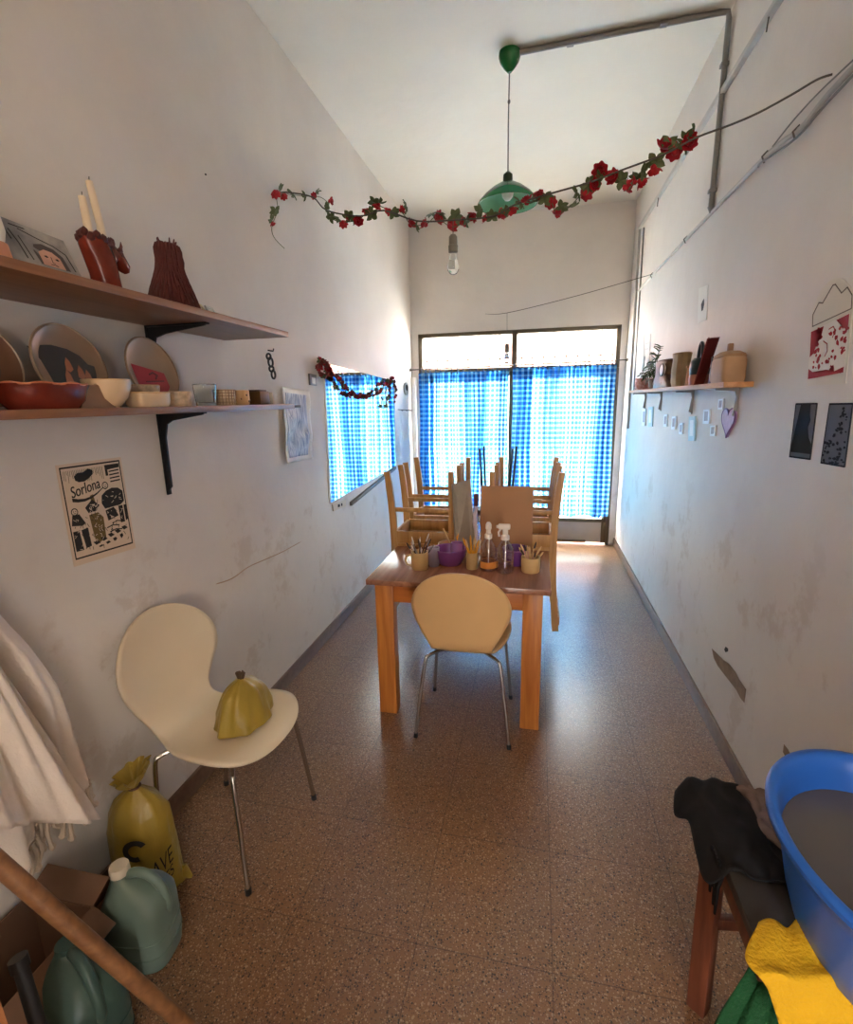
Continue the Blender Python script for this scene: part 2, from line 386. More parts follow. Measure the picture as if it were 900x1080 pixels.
# ------------------------------------------------------------------ curtain
def gingham():
    m = bpy.data.materials.new('blue_gingham_voile'); m.use_nodes = True; nt = m.node_tree; nt.nodes.clear()
    out = nt.nodes.new('ShaderNodeOutputMaterial'); uv = nt.nodes.new('ShaderNodeUVMap'); sp = nt.nodes.new('ShaderNodeSeparateXYZ')
    nt.links.new(uv.outputs[0], sp.inputs[0])
    def stripe(sock, per, duty=.58):
        d = nt.nodes.new('ShaderNodeMath'); d.operation = 'DIVIDE'; d.inputs[1].default_value = per; nt.links.new(sock, d.inputs[0])
        f = nt.nodes.new('ShaderNodeMath'); f.operation = 'FRACT'; nt.links.new(d.outputs[0], f.inputs[0])
        l = nt.nodes.new('ShaderNodeMath'); l.operation = 'LESS_THAN'; l.inputs[1].default_value = duty; nt.links.new(f.outputs[0], l.inputs[0])
        return l.outputs[0]
    a = nt.nodes.new('ShaderNodeMath'); a.operation = 'ADD'; nt.links.new(stripe(sp.outputs[0], .052), a.inputs[0]); nt.links.new(stripe(sp.outputs[1], .052), a.inputs[1])
    h = nt.nodes.new('ShaderNodeMath'); h.operation = 'MULTIPLY'; h.inputs[1].default_value = .5; nt.links.new(a.outputs[0], h.inputs[0])
    r = nt.nodes.new('ShaderNodeValToRGB'); r.color_ramp.interpolation = 'CONSTANT'
    r.color_ramp.elements[0].color = (.50, .76, .84, 1); r.color_ramp.elements[1].position = .4; r.color_ramp.elements[1].color = (.15, .46, .72, 1)
    e = r.color_ramp.elements.new(.9); e.color = (.04, .15, .42, 1); nt.links.new(h.outputs[0], r.inputs['Fac'])
    tr = nt.nodes.new('ShaderNodeBsdfTransparent'); tl = nt.nodes.new('ShaderNodeBsdfTranslucent'); df = nt.nodes.new('ShaderNodeBsdfDiffuse')
    g = nt.nodes.new('ShaderNodeGamma'); g.inputs[1].default_value = 1.1; nt.links.new(r.outputs[0], g.inputs[0])
    nt.links.new(g.outputs[0], tr.inputs[0]); nt.links.new(r.outputs[0], tl.inputs[0]); nt.links.new(r.outputs[0], df.inputs[0])
    m1 = nt.nodes.new('ShaderNodeMixShader'); m1.inputs[0].default_value = .35; nt.links.new(tl.outputs[0], m1.inputs[1]); nt.links.new(df.outputs[0], m1.inputs[2])
    m2 = nt.nodes.new('ShaderNodeMixShader'); m2.inputs[0].default_value = .42; nt.links.new(m1.outputs[0], m2.inputs[1]); nt.links.new(tr.outputs[0], m2.inputs[2])
    nt.links.new(m2.outputs[0], out.inputs[0]); return m
M_ging = gingham()
YC = L-.10; ZR = 1.985
def curtain(label, pts, ztop, zbot, side):
    # pts: list of (x, y-offset) along the heading, the cloth drops from it; s = running length -> uv
    P = catmull([Vector((a, b, 0)) for a, b in pts], 5)
    S = [0]
    for i in range(1, len(P)): S.append(S[-1]+(P[i]-P[i-1]).length)
    b = bmesh.new(); uvl = b.loops.layers.uv.new('UVMap'); NV = 26; V = []
    for i, p in enumerate(P):
        col = []
        for j in range(NV+1):
            t = j/NV; z = ztop+(zbot-ztop)*t
            if j == NV: z += .012*math.sin(S[i]*9)
            yy = YC + p.y*(.55+.6*t) + .006*math.sin(S[i]*7+t*5)
            col.append(b.verts.new((p.x+.006*math.sin(t*6+S[i]*3), yy, z)))
        V.append(col)
    for i in range(len(P)-1):
        for j in range(NV):
            f = b.faces.new([V[i][j], V[i][j+1], V[i+1][j+1], V[i+1][j]])
            for lp, (ii, jj) in zip(f.loops, ((i, j), (i, j+1), (i+1, j+1), (i+1, j))): lp[uvl].uv = (S[ii], (ztop-zbot)*(1-jj/NV))
    root = thing('curtain', label, 'curtain', ((pts[0][0]+pts[-1][0])/2, YC, zbot), group='gingham curtains on the door rod')
    mb = MB(); mb.bm.free(); mb.bm = b; mb.build('cloth', M_ging, root, recalc=False, sharp=180)
    # heading band: folded second layer of cloth
    b2 = bmesh.new(); uvl = b2.loops.layers.uv.new('UVMap'); V = []
    for i, p in enumerate(P):
        V.append([b2.verts.new((p.x, YC+p.y*.55+.007, z)) for z in (ztop+.0, ztop-.10)])
    for i in range(len(P)-1):
        f = b2.faces.new([V[i][0], V[i][1], V[i+1][1], V[i+1][0]])
        for lp, (ii, jj) in zip(f.loops, ((i, 0), (i, 1), (i+1, 1), (i+1, 0))): lp[uvl].uv = (S[ii], 1.6-jj*.10)
    mb = MB(); mb.bm.free(); mb.bm = b2; mb.build('heading_band', M_ging, root, recalc=False, sharp=180)
    n = 18
    for k in range(n):
        q = P[int((len(P)-1)*(k+.5)/n)]
        mb = MB(); pp = [(q.x, YC+.014*math.sin(a), ztop+.034+.017*math.cos(a)) for a in [2*PI*i/10 for i in range(11)]]
        mb.tube(pp, .0028, 5, caps=False); mb.box((q.x-.009, YC-.010, ztop-.02), (q.x+.009, YC+.010, ztop+.020), .001); mb.build('curtain_clip', M_ringm, root)
M_ringm = mat('dark_clip', (60, 70, 90), .5)
def pleats(zones):
    out = []
    for (x0, x1, n, amp, over) in zones:          # n folds, over = backward overlap
        for k in range(n):
            xa = x0+(x1-x0)*k/n; w = (x1-x0)/n
            out += [(xa, -amp), (xa+w*(.5+over), -amp*.9), (xa+w*.5, 0), (xa+w*(.5-over), amp*.9)]
    out.append((zones[-1][1], 0)); return out
curtain('left blue gingham curtain behind the stacked chairs, reflected in the mirror',
        pleats([(.10, .27, 3, .028, .45), (.27, .60, 6, .022, .15), (.60, .84, 4, .03, .5), (.84, .98, 3, .018, .0), (.98, 1.08, 3, .026, .4)]), 1.898, .33, 0)
curtain('right blue gingham curtain beside the right wall, ending above the door kick panel',
        pleats([(1.12, 1.32, 4, .03, .5), (1.32, 1.45, 3, .018, .0), (1.45, 1.62, 3, .02, .3), (1.62, 1.98, 7, .020, .1), (1.98, 2.15, 4, .03, .6)]), 1.918, .345, 1)
rod = thing('curtain_rod', 'thin dark curtain rod spanning the glazed front wall to wall', 'curtain rod', (W/2, YC, 1.96))
MB().tube([(0, YC, 1.938), (W/2, YC, 1.950), (W, YC, 1.966)], .006, 8).build('pole', M_wire, rod)
for xx, zz in ((.006, 1.938), (W-.006, 1.966)): MB().box((xx-.006, YC-.015, zz-.015), (xx+.006, YC+.015, zz+.015), .002).build('wall_bracket', M_wire, rod)

# ------------------------------------------------------------------ mirror and wall pieces on the left
def mirror_mat():
    m = mat('mirror_silver', (235, 240, 240), .015, 1); return m
class Quad:
    def __init__(s, tl, tr, br, bl, n): s.c = [Vector(p) for p in (tl, tr, br, bl)]; s.n = Vector(n)
    def P(s, u, v, h=0):    # u right, v down
        a = s.c[0].lerp(s.c[1], u); b = s.c[3].lerp(s.c[2], u); return a.lerp(b, v)+s.n*h
    def poly(s, mb, pts, h0, h1):
        b = bmesh.new(); v0 = [b.verts.new(s.P(u, v, h0)) for u, v in pts]; v1 = [b.verts.new(s.P(u, v, h1)) for u, v in pts]; n = len(pts)
        b.faces.new(v1); b.faces.new(v0[::-1])
        for i in range(n): b.faces.new([v0[i], v0[(i+1) % n], v1[(i+1) % n], v1[i]])
        bmesh.ops.triangulate(b, faces=[f for f in b.faces if len(f.verts) > 4])
        mb.add(b); return s
    def full(s, mb, h0, h1): return s.poly(mb, [(0, 0), (1, 0), (1, 1), (0, 1)], h0, h1)
    def line(s, mb, pts, w, h0=.0012, h1=.0016):
        for (a, b) in zip(pts, pts[1:]):
            d = Vector((b[0]-a[0], b[1]-a[1]))
            if d.length < 1e-5: continue
            d.normalize(); nn = Vector((-d.y, d.x))*w/2; e = d*w*.3
            s.poly(mb, [(a[0]-e.x+nn.x, a[1]-e.y+nn.y), (b[0]+e.x+nn.x, b[1]+e.y+nn.y), (b[0]+e.x-nn.x, b[1]+e.y-nn.y), (a[0]-e.x-nn.x, a[1]-e.y-nn.y)], h0, h1)
    def text(s, mb, txt, u0, v0, u1, v1, h0=.0012, h1=.0016, rot=0):
        cu = bpy.data.curves.new('t', 'FONT'); cu.body = txt; o = bpy.data.objects.new('t', cu); C.objects.link(o)
        dg = bpy.context.evaluated_depsgraph_get(); me = bpy.data.meshes.new_from_object(o.evaluated_get(dg))
        xs = [v.co.x for v in me.vertices]; ys = [v.co.y for v in me.vertices]
        b = bmesh.new(); b.from_mesh(me)
        for v in b.verts:
            a = (v.co.x-min(xs))/(max(xs)-min(xs)); c = (v.co.y-min(ys))/(max(ys)-min(ys))
            v.co = s.P(u0+(u1-u0)*a, v1+(v0-v1)*c+rot*a, h1)
        mb.add(b); bpy.data.objects.remove(o); bpy.data.curves.remove(cu); bpy.data.meshes.remove(me)
def wq(pts, ax, val, n): return Quad(*[ray(u, v, ax, val) for u, v in pts], n)
NL = (1, 0, 0); NR = (-1, 0, 0)
mr_ = thing('wall_mirror', 'large frameless mirror on the left wall reflecting the blue curtain', 'mirror', (0, 4.0, .9))
q = Quad((0, 3.17, 1.862), (0, 4.83, 1.80), (0, 4.79, .965), (0, 3.13, .925), NL)
mb = MB(); q.full(mb, .001, .008); mb.build('mirror_backing', M_white, mr_)
mb = MB(); q.poly(mb, [(.003, .003), (.997, .003), (.997, .997), (.003, .997)], .0082, .0092); mb.build('mirror_glass', mirror_mat(), mr_)
mb = MB(); mb.beam((.012, 3.50, .845), (.012, 4.76, .955), .02, .03); mb.build('lower_rail', mat('worn_rail', (96, 92, 86), .5), mr_)
sg = thing('wall_socket', 'small cream wall plate on the left wall under the mirror corner', 'socket', (0, 3.3, .86))
q = wq([(350, 532), (364, 527), (364, 534), (351, 539)], 0, 0, NL)
mb = MB(); q.full(mb, 0, .008); mb.build('plate', mat('cream_plate', (205, 190, 165), .5), sg)
mb = MB(); q.poly(mb, [(.35, .3), (.5, .3), (.5, .7), (.35, .7)], .008, .009); q.poly(mb, [(.6, .3), (.7, .3), (.7, .7), (.6, .7)], .008, .009); mb.build('slots', M_ink, sg)

# poster with the linocut café scene
po = thing('poster', 'black linocut poster of figures in a café, below the left shelves', 'poster', (0, 1.31, 1.12))
q = wq([(58, 491), (127, 482), (143, 578), (78, 598)], 0, 0, NL)
mb = MB(); q.full(mb, 0, .001); mb.build('sheet', mat('aged_paper', (214, 192, 168), .85), po)
k = MB()
fr = [(.045, .035), (.955, .035), (.955, .93), (.045, .93), (.045, .035)]; q.line(k, fr, .016)
random.seed(3)
for i in range(26):
    u = .08+.6*i/26; q.line(k, [(u, .07), (u+random.uniform(-.01, .01), random.uniform(.10, .20))], .004)
q.poly(k, [(.22, .13), (.27, .10), (.36, .10), (.44, .07), (.50, .09), (.50, .13), (.42, .17), (.36, .19), (.28, .19), (.23, .17)], .0012, .0016)
sw = [(.14, .345), (.22, .362), (.32, .368), (.42, .355), (.52, .325), (.62, .280)]
for i, (c0, c1) in enumerate(zip(sw, sw[1:])): w0 = .026*(1-i/6.5); w1 = .026*(1-(i+1)/6.5); q.poly(k, [(c0[0], c0[1]-w0*.5), (c1[0], c1[1]-w1*.5), (c1[0], c1[1]+w1), (c0[0], c0[1]+w0)], .0012, .0016)
q.text(k, 'Sorlona', .14, .225, .58, .335, rot=-.055)
q.text(k, 'Sorlona', .146, .225, .586, .335, rot=-.055)
q.poly(k, [(.70, .06), (.94, .06), (.94, .10), (.74, .11), (.74, .17), (.70, .17)], .0012, .0016)
for i in range(4): q.line(k, [(.76, .13+i*.035), (.92, .125+i*.035)], .014)
# seated couple on the right, waiter at the centre, bar at the lower left
q.poly(k, [(.58, .36), (.66, .32), (.76, .30), (.86, .31), (.93, .35), (.93, .46), (.86, .49), (.60, .50), (.56, .44)], .0012, .0016)
q.poly(k, [(.60, .52), (.74, .50), (.80, .60), (.62, .63)], .0012, .0016); q.poly(k, [(.82, .50), (.89, .50), (.89, .68), (.82, .68)], .0012, .0016)
q.poly(k, [(.91, .50), (.945, .50), (.945, .66), (.91, .67)], .0012, .0016)
for (a, b, r) in ((.66, .265, .045), (.14, .47, .045)):
    q.line(k, [(a+r*math.cos(t), b+r*.75*math.sin(t)) for t in [2*PI*i/12 for i in range(13)]], .010)
    q.line(k, [(a-.015, b-.008), (a-.012, b)], .008); q.line(k, [(a+.015, b-.008), (a+.018, b)], .008); q.line(k, [(a-.015, b+.015), (a+.015, b+.015)], .006)
q.poly(k, [(.10, .50), (.20, .50), (.27, .60), (.22, .62), (.07, .60)], .0012, .0016)
q.poly(k, [(.07, .66), (.16, .66), (.18, .86), (.07, .86)], .0012, .0016); q.poly(k, [(.19, .66), (.29, .65), (.30, .84), (.22, .85)], .0012, .0016)
q.poly(k, [(.30, .45), (.42, .38), (.52, .45), (.46, .50), (.34, .51)], .0012, .0016)
for i in range(5): q.poly(k, [(.33+i*.12, .81-.02*i), (.39+i*.12, .80-.02*i), (.44+i*.12, .83-.02*i), (.37+i*.12, .845-.02*i)], .0012, .0016)
for i in range(4): q.poly(k, [(.40+i*.12, .865-.02*i), (.45+i*.12, .855-.02*i), (.49+i*.11, .87-.015*i), (.42+i*.12, .878-.01*i)], .0012, .0016)
for a, b, w_ in ((.68, .70, .20), (.72, .75, .2), (.76, .665, .16)): q.line(k, [(a-w_/2, b), (a, b-.015), (a+w_/2, b)], .012)
random.seed(12)
for i in range(60):
    u = random.uniform(.08, .92); v = random.uniform(.38, .88); q.line(k, [(u, v), (u+random.uniform(-.03, .03), v+random.uniform(.01, .04))], .006)
k.build('ink_print', M_ink, po)
k = MB()
for i in range(90):
    u, v = random.choice([(random.uniform(.58, .92), random.uniform(.32, .49)), (random.uniform(.08, .29), random.uniform(.52, .85)), (random.uniform(.32, .5), random.uniform(.4, .5)), (random.uniform(.62, .9), random.uniform(.52, .66)), (random.uniform(.36, .52), random.uniform(.54, .8))])
    q.line(k, [(u, v), (u+random.uniform(-.04, .04), v+random.uniform(-.025, .025))], .006, .0017, .002)
k.build('cut_highlights', mat('paper_highlight', (214, 192, 168), .85), po)
k = MB(); q.poly(k, [(.34, .53), (.48, .52), (.55, .58), (.52, .70), (.54, .80), (.38, .84), (.36, .72)], .0011, .0014)
q.poly(k, [(.40, .34), (.45, .33), (.47, .44), (.41, .45)], .0011, .0014); k.build('olive_print', mat('olive_ink', (112, 92, 52), .85), po)

# crumpled blue-white print, hung loose, slightly curled
M_bw = wood('blue_white_print', (92, 116, 158), (236, 236, 238), 2, .5, 3.2)
pr = thing('paper_print', 'crinkled blue and white paper print on the left wall near the shelf end', 'print', (0, 2.7, 1.27))
q = wq([(294, 408), (323, 412), (327, 484), (299, 489)], 0, .0, NL)
def fpr(a, b):
    h = .006+.010*noise.noise(Vector((a*4, b*5, 2)))+.012*abs(a-.5)**2*4+.004*math.sin(b*14+a*5)
    return q.P(a, b, max(.002, h+.004))
MB().grid(fpr, 20, 30).build('sheet', mat('glossy_border', (228, 224, 216), .4), pr, solid=.0015, sharp=180)
MB().grid(lambda a, b: fpr(.1+.78*a, .07+.86*b)+Vector((.0018, 0, 0)), 20, 30).build('printed_image', M_bw, pr, solid=.0006, sharp=180)

# iron chain
ch = thing('chain', 'short black iron chain hanging on the left wall beyond the shelf ends', 'chain', (0, 2.49, 1.73))
for (u, v, rad, tilt) in ((283.5, 376, .014, .9), (285.5, 382, .023, 1.4), (286.5, 389, .014, .5), (288.5, 395, .021, 1.45)):
    c0 = ray(u, v, 0, .03); A = Vector((math.cos(tilt), math.sin(tilt), 0)); 
    MB().tube([c0+A*rad*.75*math.cos(t)+Vector((0, 0, 1))*rad*math.sin(t) for t in [2*PI*i/14 for i in range(15)]], .0055, 8, caps=False).build('link', M_black, ch)
MB().tube([(0, 2.475, 1.875), (.03, 2.475, 1.87), (.034, 2.475, 1.883)], .004, 6).build('nail', M_black, ch)
nl = MB().tube([ray(217, 184, 0, 0), ray(217, 184, 0, .02)], .004, 6).build('nail', M_black); tag(nl, 'lone dark nail high on the left wall above the shelves', 'nail')
sh = thing('key_holder', 'small grey and white framed tag on the wall left of the mirror', 'wall tag', (0, 2.98, 1.7))
q = wq([(325, 394), (332, 395.5), (332.5, 407), (326, 406)], 0, 0, NL)
mb = MB(); q.full(mb, 0, .012); mb.build('case', mat('pewter', (120, 118, 114), .4), sh)
mb = MB(); q.poly(mb, [(.25, .3), (.75, .3), (.75, .85), (.25, .85)], .012, .013); mb.build('inset', M_paper, sh)
lw = thing('wall_ornament', 'oval dark ornament beside the back corner of the left wall', 'ornament', (0, 5.2, 1.65))
q = wq([(425, 403), (430, 404), (430, 417), (426, 417)], 0, 0, NL)
mb = MB(); q.poly(mb, [(.5+.5*math.cos(t), .5+.5*math.sin(t)) for t in [2*PI*i/14 for i in range(14)]], 0, .014); mb.build('body', mat('grey_cord', (150, 146, 140), .5), lw)
mb = MB(); q.poly(mb, [(.5+.25*math.cos(t), .4+.25*math.sin(t)) for t in [2*PI*i/10 for i in range(10)]], .014, .017); mb.build('eye', M_ink, lw)
hr = thing('hook_rail', 'thin rail of small hooks low beside the back corner on the left wall', 'hook rail', (0, 5.1, 1.5))
a_, b_ = ray(420, 432, 0, .01), ray(435, 433, 0, .01)
MB().tube([a_, b_], .004, 6).build('bar', M_wire, hr)
for i in range(3):
    p = a_.lerp(b_, .2+.3*i); MB().tube([p, p+Vector((.015, 0, -.012)), p+Vector((.022, 0, -.002))], .003, 5).build('hook', M_wire, hr)

# ------------------------------------------------------------------ left shelves
def bracket(parent, y, z, dep, drop, m_=M_black, w_=.022, side=1, wx=0, gus=1):
    mb = MB(); s = side
    mb.box((wx, y-w_/2, z-drop), (wx+s*.006, y+w_/2, z), .001); mb.box((wx, y-w_/2, z-.006), (wx+s*dep, y+w_/2, z), .001)
    prof = [(wx+s*.0, z-drop*.97), (wx+s*.02, z-drop*.9), (wx+s*.022*gus, z-drop*.3), (wx+s*.035*gus, z-drop*.14), (wx+s*dep*.3*gus, z-.03*gus), (wx+s*dep*.95, z-.010), (wx+s*dep, z-.001), (wx, z-.001)]
    b = bmesh.new(); A = [b.verts.new((px, y-.004, pz)) for px, pz in prof]; B = [b.verts.new((px, y+.004, pz)) for px, pz in prof]
    b.faces.new(A); b.faces.new(B[::-1])
    for i in range(len(prof)): b.faces.new([A[i], A[(i+1) % len(prof)], B[(i+1) % len(prof)], B[i]])
    mb.add(b); return mb.build('bracket', m_, parent)
US0, US1 = 1.884, 1.906; LS0, LS1 = 1.578, 1.600
us = thing('wall_shelf', 'upper brown wall shelf on the left, holding figurines', 'shelf', (.16, 1.2, US0), group='brown shelves on the left wall')
MB().box((0, .15, US0), (.315, 2.10, US1), .002).build('board', M_shelf, us)
for y in (.62, 1.63): bracket(us, y, US0, .25, .30)
ls = thing('wall_shelf', 'lower brown wall shelf on the left, crowded with ceramics', 'shelf', (.13, 1.2, LS0), group='brown shelves on the left wall')
MB().box((0, .15, LS0), (.25, 2.235, LS1), .002).build('board', M_shelf, ls)
MB().box((.01, 2.235, LS0+.004), (.25, 2.30, LS1-.006), .001).build('end_strip', mat('dark_edge_strip', (70, 66, 64), .5), ls)
for y in (.62, 1.63): bracket(ls, y, LS0, .2, .31)
ZU, ZL = US1, LS1
# items on the upper shelf
M_terra = mat('glazed_terracotta', (132, 50, 36), .22, noise_s=14, noise_a=.5)
M_maroon = mat('maroon_clay', (90, 38, 34), .5, noise_s=20, noise_a=.4)
M_candle = mat('candle_wax', (222, 204, 176), .4)
dr = thing('portrait_drawing', 'grey drawing of a face under a dark arch, leaning on the upper left shelf', 'drawing', (.12, 1.15, ZU))
q = Quad((.11, 1.045, 2.055), (.11, 1.235, 2.045), (.165, 1.242, ZU+.002), (.165, 1.058, ZU+.002), (.93, 0, .37))
mb = MB(); q.full(mb, -.006, .0); mb.build('board', mat('grey_canvas', (176, 172, 170), .7, noise_s=18, c2=(122, 122, 126)), dr)
mb = MB(); q.poly(mb, [(.40, 0.640), (.37, 0.442), (.42, 0.310), (.55, 0.257), (.72, 0.284), (.82, 0.389), (.84, 0.640), (.78, 0.640)], .0002, .0008); mb.build('hair', mat('charcoal_shading', (84, 78, 78), .8), dr)
mb = MB(); q.poly(mb, [(.43, 0.640), (.44, 0.429), (.54, 0.356), (.66, 0.363), (.75, 0.442), (.76, 0.640)], .001, .0016); mb.build('face', mat('face_tone', (214, 168, 150), .8, noise_s=20, noise_a=.2), dr)
k = MB()
q.poly(k, [(.49, 0.482), (.53, 0.462), (.56, 0.482), (.53, 0.501)], .0017, .0022); q.poly(k, [(.65, 0.488), (.69, 0.468), (.72, 0.488), (.69, 0.508)], .0017, .0022)
q.line(k, [(.60, 0.468), (.59, 0.561), (.62, 0.574)], .008, .0017, .0022); q.line(k, [(.55, 0.607), (.60, 0.600), (.65, 0.614)], .012, .0017, .0022)
for s_ in ([(.15, 0.178), (.2, 0.376), (.22, 0.607)], [(.25, 0.244), (.30, 0.607)], [(.9, 0.310), (.93, 0.607)], [(.08, 0.112), (.12, 0.343)], [(.3, 0.112), (.5, 0.165), (.75, 0.218), (.9, 0.310)], [(.2, 0.079), (.4, 0.072)]): q.line(k, s_, .014, .0002, .0009)
k.build('pencil_lines', M_ink, dr)
# leftmost item cut by the frame
wf = thing('white_figurine', 'white and orange ceramic figurine at the left edge of the upper shelf', 'figurine', (.16, .96, ZU))
mb = MB(); mb.lathe([(0, 0), (.05, 0), (.055, .03), (.05, .06), (.0, .065)], 20, (.16, .97, ZU)); mb.build('base', mat('orange_clay', (205, 140, 104), .6), wf)
mb = MB(); mb.lathe([(.044, .06), (.05, .09), (.042, .14), (.022, .17), (.018, .19), (0, .20)], 20, (.16, .97, ZU)); mb.build('body', M_paper, wf)
# bull candle holder
bx, by = .17, 1.30
bu = thing('bull_candle_holder', 'glazed terracotta animal candle holder with horned head', 'candle holder', (bx, by, ZU))
mb = MB()
mb.loft([(bx, by+.0, ZU, .034, .034, 2.4), (bx, by+.0, ZU+.02, .036, .036, 2.4), (bx, by-.004, ZU+.06, .034, .038, 2.2), (bx, by-.012, ZU+.10, .036, .044, 2), (bx, by-.022, ZU+.13, .034, .046, 2), (bx, by-.028, ZU+.155, .028, .042, 2), (bx, by-.03, ZU+.162, .018, .03, 2)])
mb.tube([(bx, by, ZU+.10), (bx, by+.03, ZU+.125), (bx, by+.052, ZU+.115), (bx+.002, by+.072, ZU+.095), (bx+.002, by+.078, ZU+.085)], [.026, .025, .023, .017, .008], 12)
for a in (-.02, .02): mb.blob((bx+a, by+.03, ZU+.01), .014, (1, 1.3, .9), 2)
mb.build('body', M_terra, bu)
mb = MB()
for i in range(16):
    a = 2*PI*i/16; mb.blob((bx+.026*math.cos(a), by-.018+.048*math.sin(a), ZU+.155+random.uniform(-.012, .006)), .011, (1, 1, 1.2), 1, .3)
for i in range(9): mb.blob((bx+random.uniform(-.02, .02), by+.03+random.uniform(-.01, .02), ZU+.135+random.uniform(-.01, .008)), .008, (1, 1, 1.2), 1, .3)
mb.build('curly_mane', M_maroon, bu)
for s_ in (-1, 1):
    MB().tube([(bx+s_*.014, by+.048, ZU+.135), (bx+s_*.020, by+.05, ZU+.150), (bx+s_*.018, by+.052, ZU+.162)], [.006, .004, .001], 6).build('horn', M_maroon, bu)
for (dy, h_, tx, lab) in ((-.036, .100, -.006, 'shorter cream candle, left one in the terracotta animal holder'), (.012, .148, -.022, 'taller cream candle, right one in the terracotta animal holder')):
    c = thing('candle', lab, 'candle', (bx, by+dy, ZU+.155)); p0 = Vector((bx, by+dy, ZU+.150)); p1 = p0+Vector((0, tx, h_))
    MB().tube([p0, p0.lerp(p1, .5), p1, p1+(p1-p0)*.02], [.010, .010, .009, .004], 12).build('wax', M_candle, c)
    MB().tube([p1, p1+Vector((0, .002, .012))], .0012, 5).build('wick', M_ink, c)
# shaggy figure
sx_, sy_ = .17, 1.575
fg = thing('shaggy_figurine', 'maroon clay figure covered in hanging strands, right on the upper shelf', 'figurine', (sx_, sy_, ZU))
prof = [(.085, 0), (.080, .03), (.066, .07), (.05, .11), (.040, .14), (.036, .17), (.038, .20), (.034, .215), (0, .218)]
MB().lathe(prof, 24, (sx_, sy_, ZU), sx=.75, sy=1.15).build('body', M_maroon, fg)
def rad(z):
    for (r0, z0), (r1, z1) in zip(prof, prof[1:]):
        if z0 <= z <= z1: return r0+(r1-r0)*(z-z0)/(z1-z0+1e-9)
    return .03
mb = MB(); random.seed(11)
for lev in range(9):
    z0 = .215-lev*.022; n = 22
    for i in range(n):
        a = 2*PI*(i+.5*(lev % 2))/n+random.uniform(-.06, .06); zz = [z0, z0-.015, z0-.032, z0-.048]
        pts = [(sx_+(rad(max(z, 0))+.003+.004*j/3)*.75*math.cos(a), sy_+(rad(max(z, 0))+.003+.004*j/3)*1.15*math.sin(a), ZU+max(z, .003)) for j, z in enumerate(zz)]
        mb.tube(pts, [.004, .0045, .004, .002], 5)
for i in range(12):
    a = random.uniform(0, 2*PI); mb.tube([(sx_+.02*math.cos(a), sy_+.025*math.sin(a), ZU+.21), (sx_+.026*math.cos(a), sy_+.034*math.sin(a), ZU+.232)], [.004, .002], 5)
mb.build('strands', M_maroon, fg)
mb = MB(); mb.blob((sx_+.005, sy_+.042, ZU+.17), .018, (1, .8, 1.6), 2, .3); mb.blob((sx_+.005, sy_+.055, ZU+.165), .007, (1, 1, 1), 1); mb.build('face', M_maroon, fg)
# small frames at the right of the upper shelf
for (yy, lab, c_) in ((1.725, 'tiny pale card on the upper shelf beside the shaggy figure', (205, 190, 150)), (1.79, 'tiny silver picture frame near the right end of the upper shelf', (190, 186, 176))):
    f_ = thing('picture_frame', lab, 'frame', (.17, yy, ZU))
    q = Quad((.15, yy-.022, ZU+.062), (.15, yy+.024, ZU+.06), (.18, yy+.024, ZU), (.18, yy-.022, ZU), (.9, 0, .4))
    mb = MB()
    for a in ([(0, 0), (1, 0), (1, .14), (0, .14)], [(0, .86), (1, .86), (1, 1), (0, 1)], [(0, .14), (.14, .14), (.14, .86), (0, .86)], [(.86, .14), (1, .14), (1, .86), (.86, .86)]): q.poly(mb, a, -.004, .003)
    mb.build('border', mat('frame_%d' % int(yy*1000), c_, .35, metal=.3), f_)
    mb = MB(); q.full(mb, -.004, .0); mb.build('picture', M_paper, f_)

# plates, standing on edge against the wall
def plate(label, y, d, tiltx, mats, deco):
    cz = ZL+d/2*math.cos(.22)+.002
    root = thing('decorative_plate', label, 'plate', (.09, y, ZL), group='plates on the lower shelf')
    Mx = Matrix.Translation((.075, y, cz)) @ Euler((0, PI/2-.22, 0)).to_matrix().to_4x4()
    mb = MB(); R_ = d/2
    mb.lathe([(0, -.004), (R_*.7, -.004), (R_*.97, .010), (R_, .013), (R_*.97, .016), (R_*.88, .010), (R_*.72, .003), (0, .002)], 48, M=Mx); mb.build('dish', mats[0], root)
    # local disc coords: (right = +y, up)
    def P(a, b, h):
        return Mx @ Vector((-b*R_, a*R_, h))
    class Q2(Quad):
        def __init__(s): pass
        def P(s, u, v, h=0): return P(u, v, .0022+h)
    mb = MB(); th = [2*PI*i/48 for i in range(49)]
    pts = [P(.96*math.cos(t), .96*math.sin(t), .0145) for t in th]; mb.tube(pts, .0028, 6, caps=False); mb.build('rim', mats[1], root)
    deco(Q2(), root)
M_plate = mat('stoneware_beige', (158, 132, 108), .28, noise_s=12, noise_a=.15); M_rim = mat('plate_rim_cream', (190, 172, 146), .25, noise_s=9, c2=(110, 84, 60))
M_rim2 = mat('plate_rim_brown', (112, 76, 54), .3)
def deco_animal(Q_, r):
    mb = MB(); Q_.poly(mb, [(-.90, .40), (-.76, .36), (-.66, .44), (-.3, .48), (.10, .42), (.40, .28), (.55, .08), (.72, .04), (.80, .16), (.86, -.3), (.62, -.62), (-.5, -.62), (-.6, -.2), (-.68, .1)], .0, .0012); mb.build('animal_figure', mat('slate_glaze', (52, 50, 50), .4), r)
    mb = MB()
    for (a, b) in ((-.02, .05), (-.12, -.25), (.26, -.12), (.44, -.22), (.36, -.42)):
        Q_.poly(mb, [(a-.10, b-.14), (a, b-.2), (a+.10, b-.13), (a+.07, b+.05), (a, b+.16), (a-.07, b+.03)], .0014, .0026)
    mb.build('petals', mat('pink_clay_glaze', (186, 120, 92), .4), r)
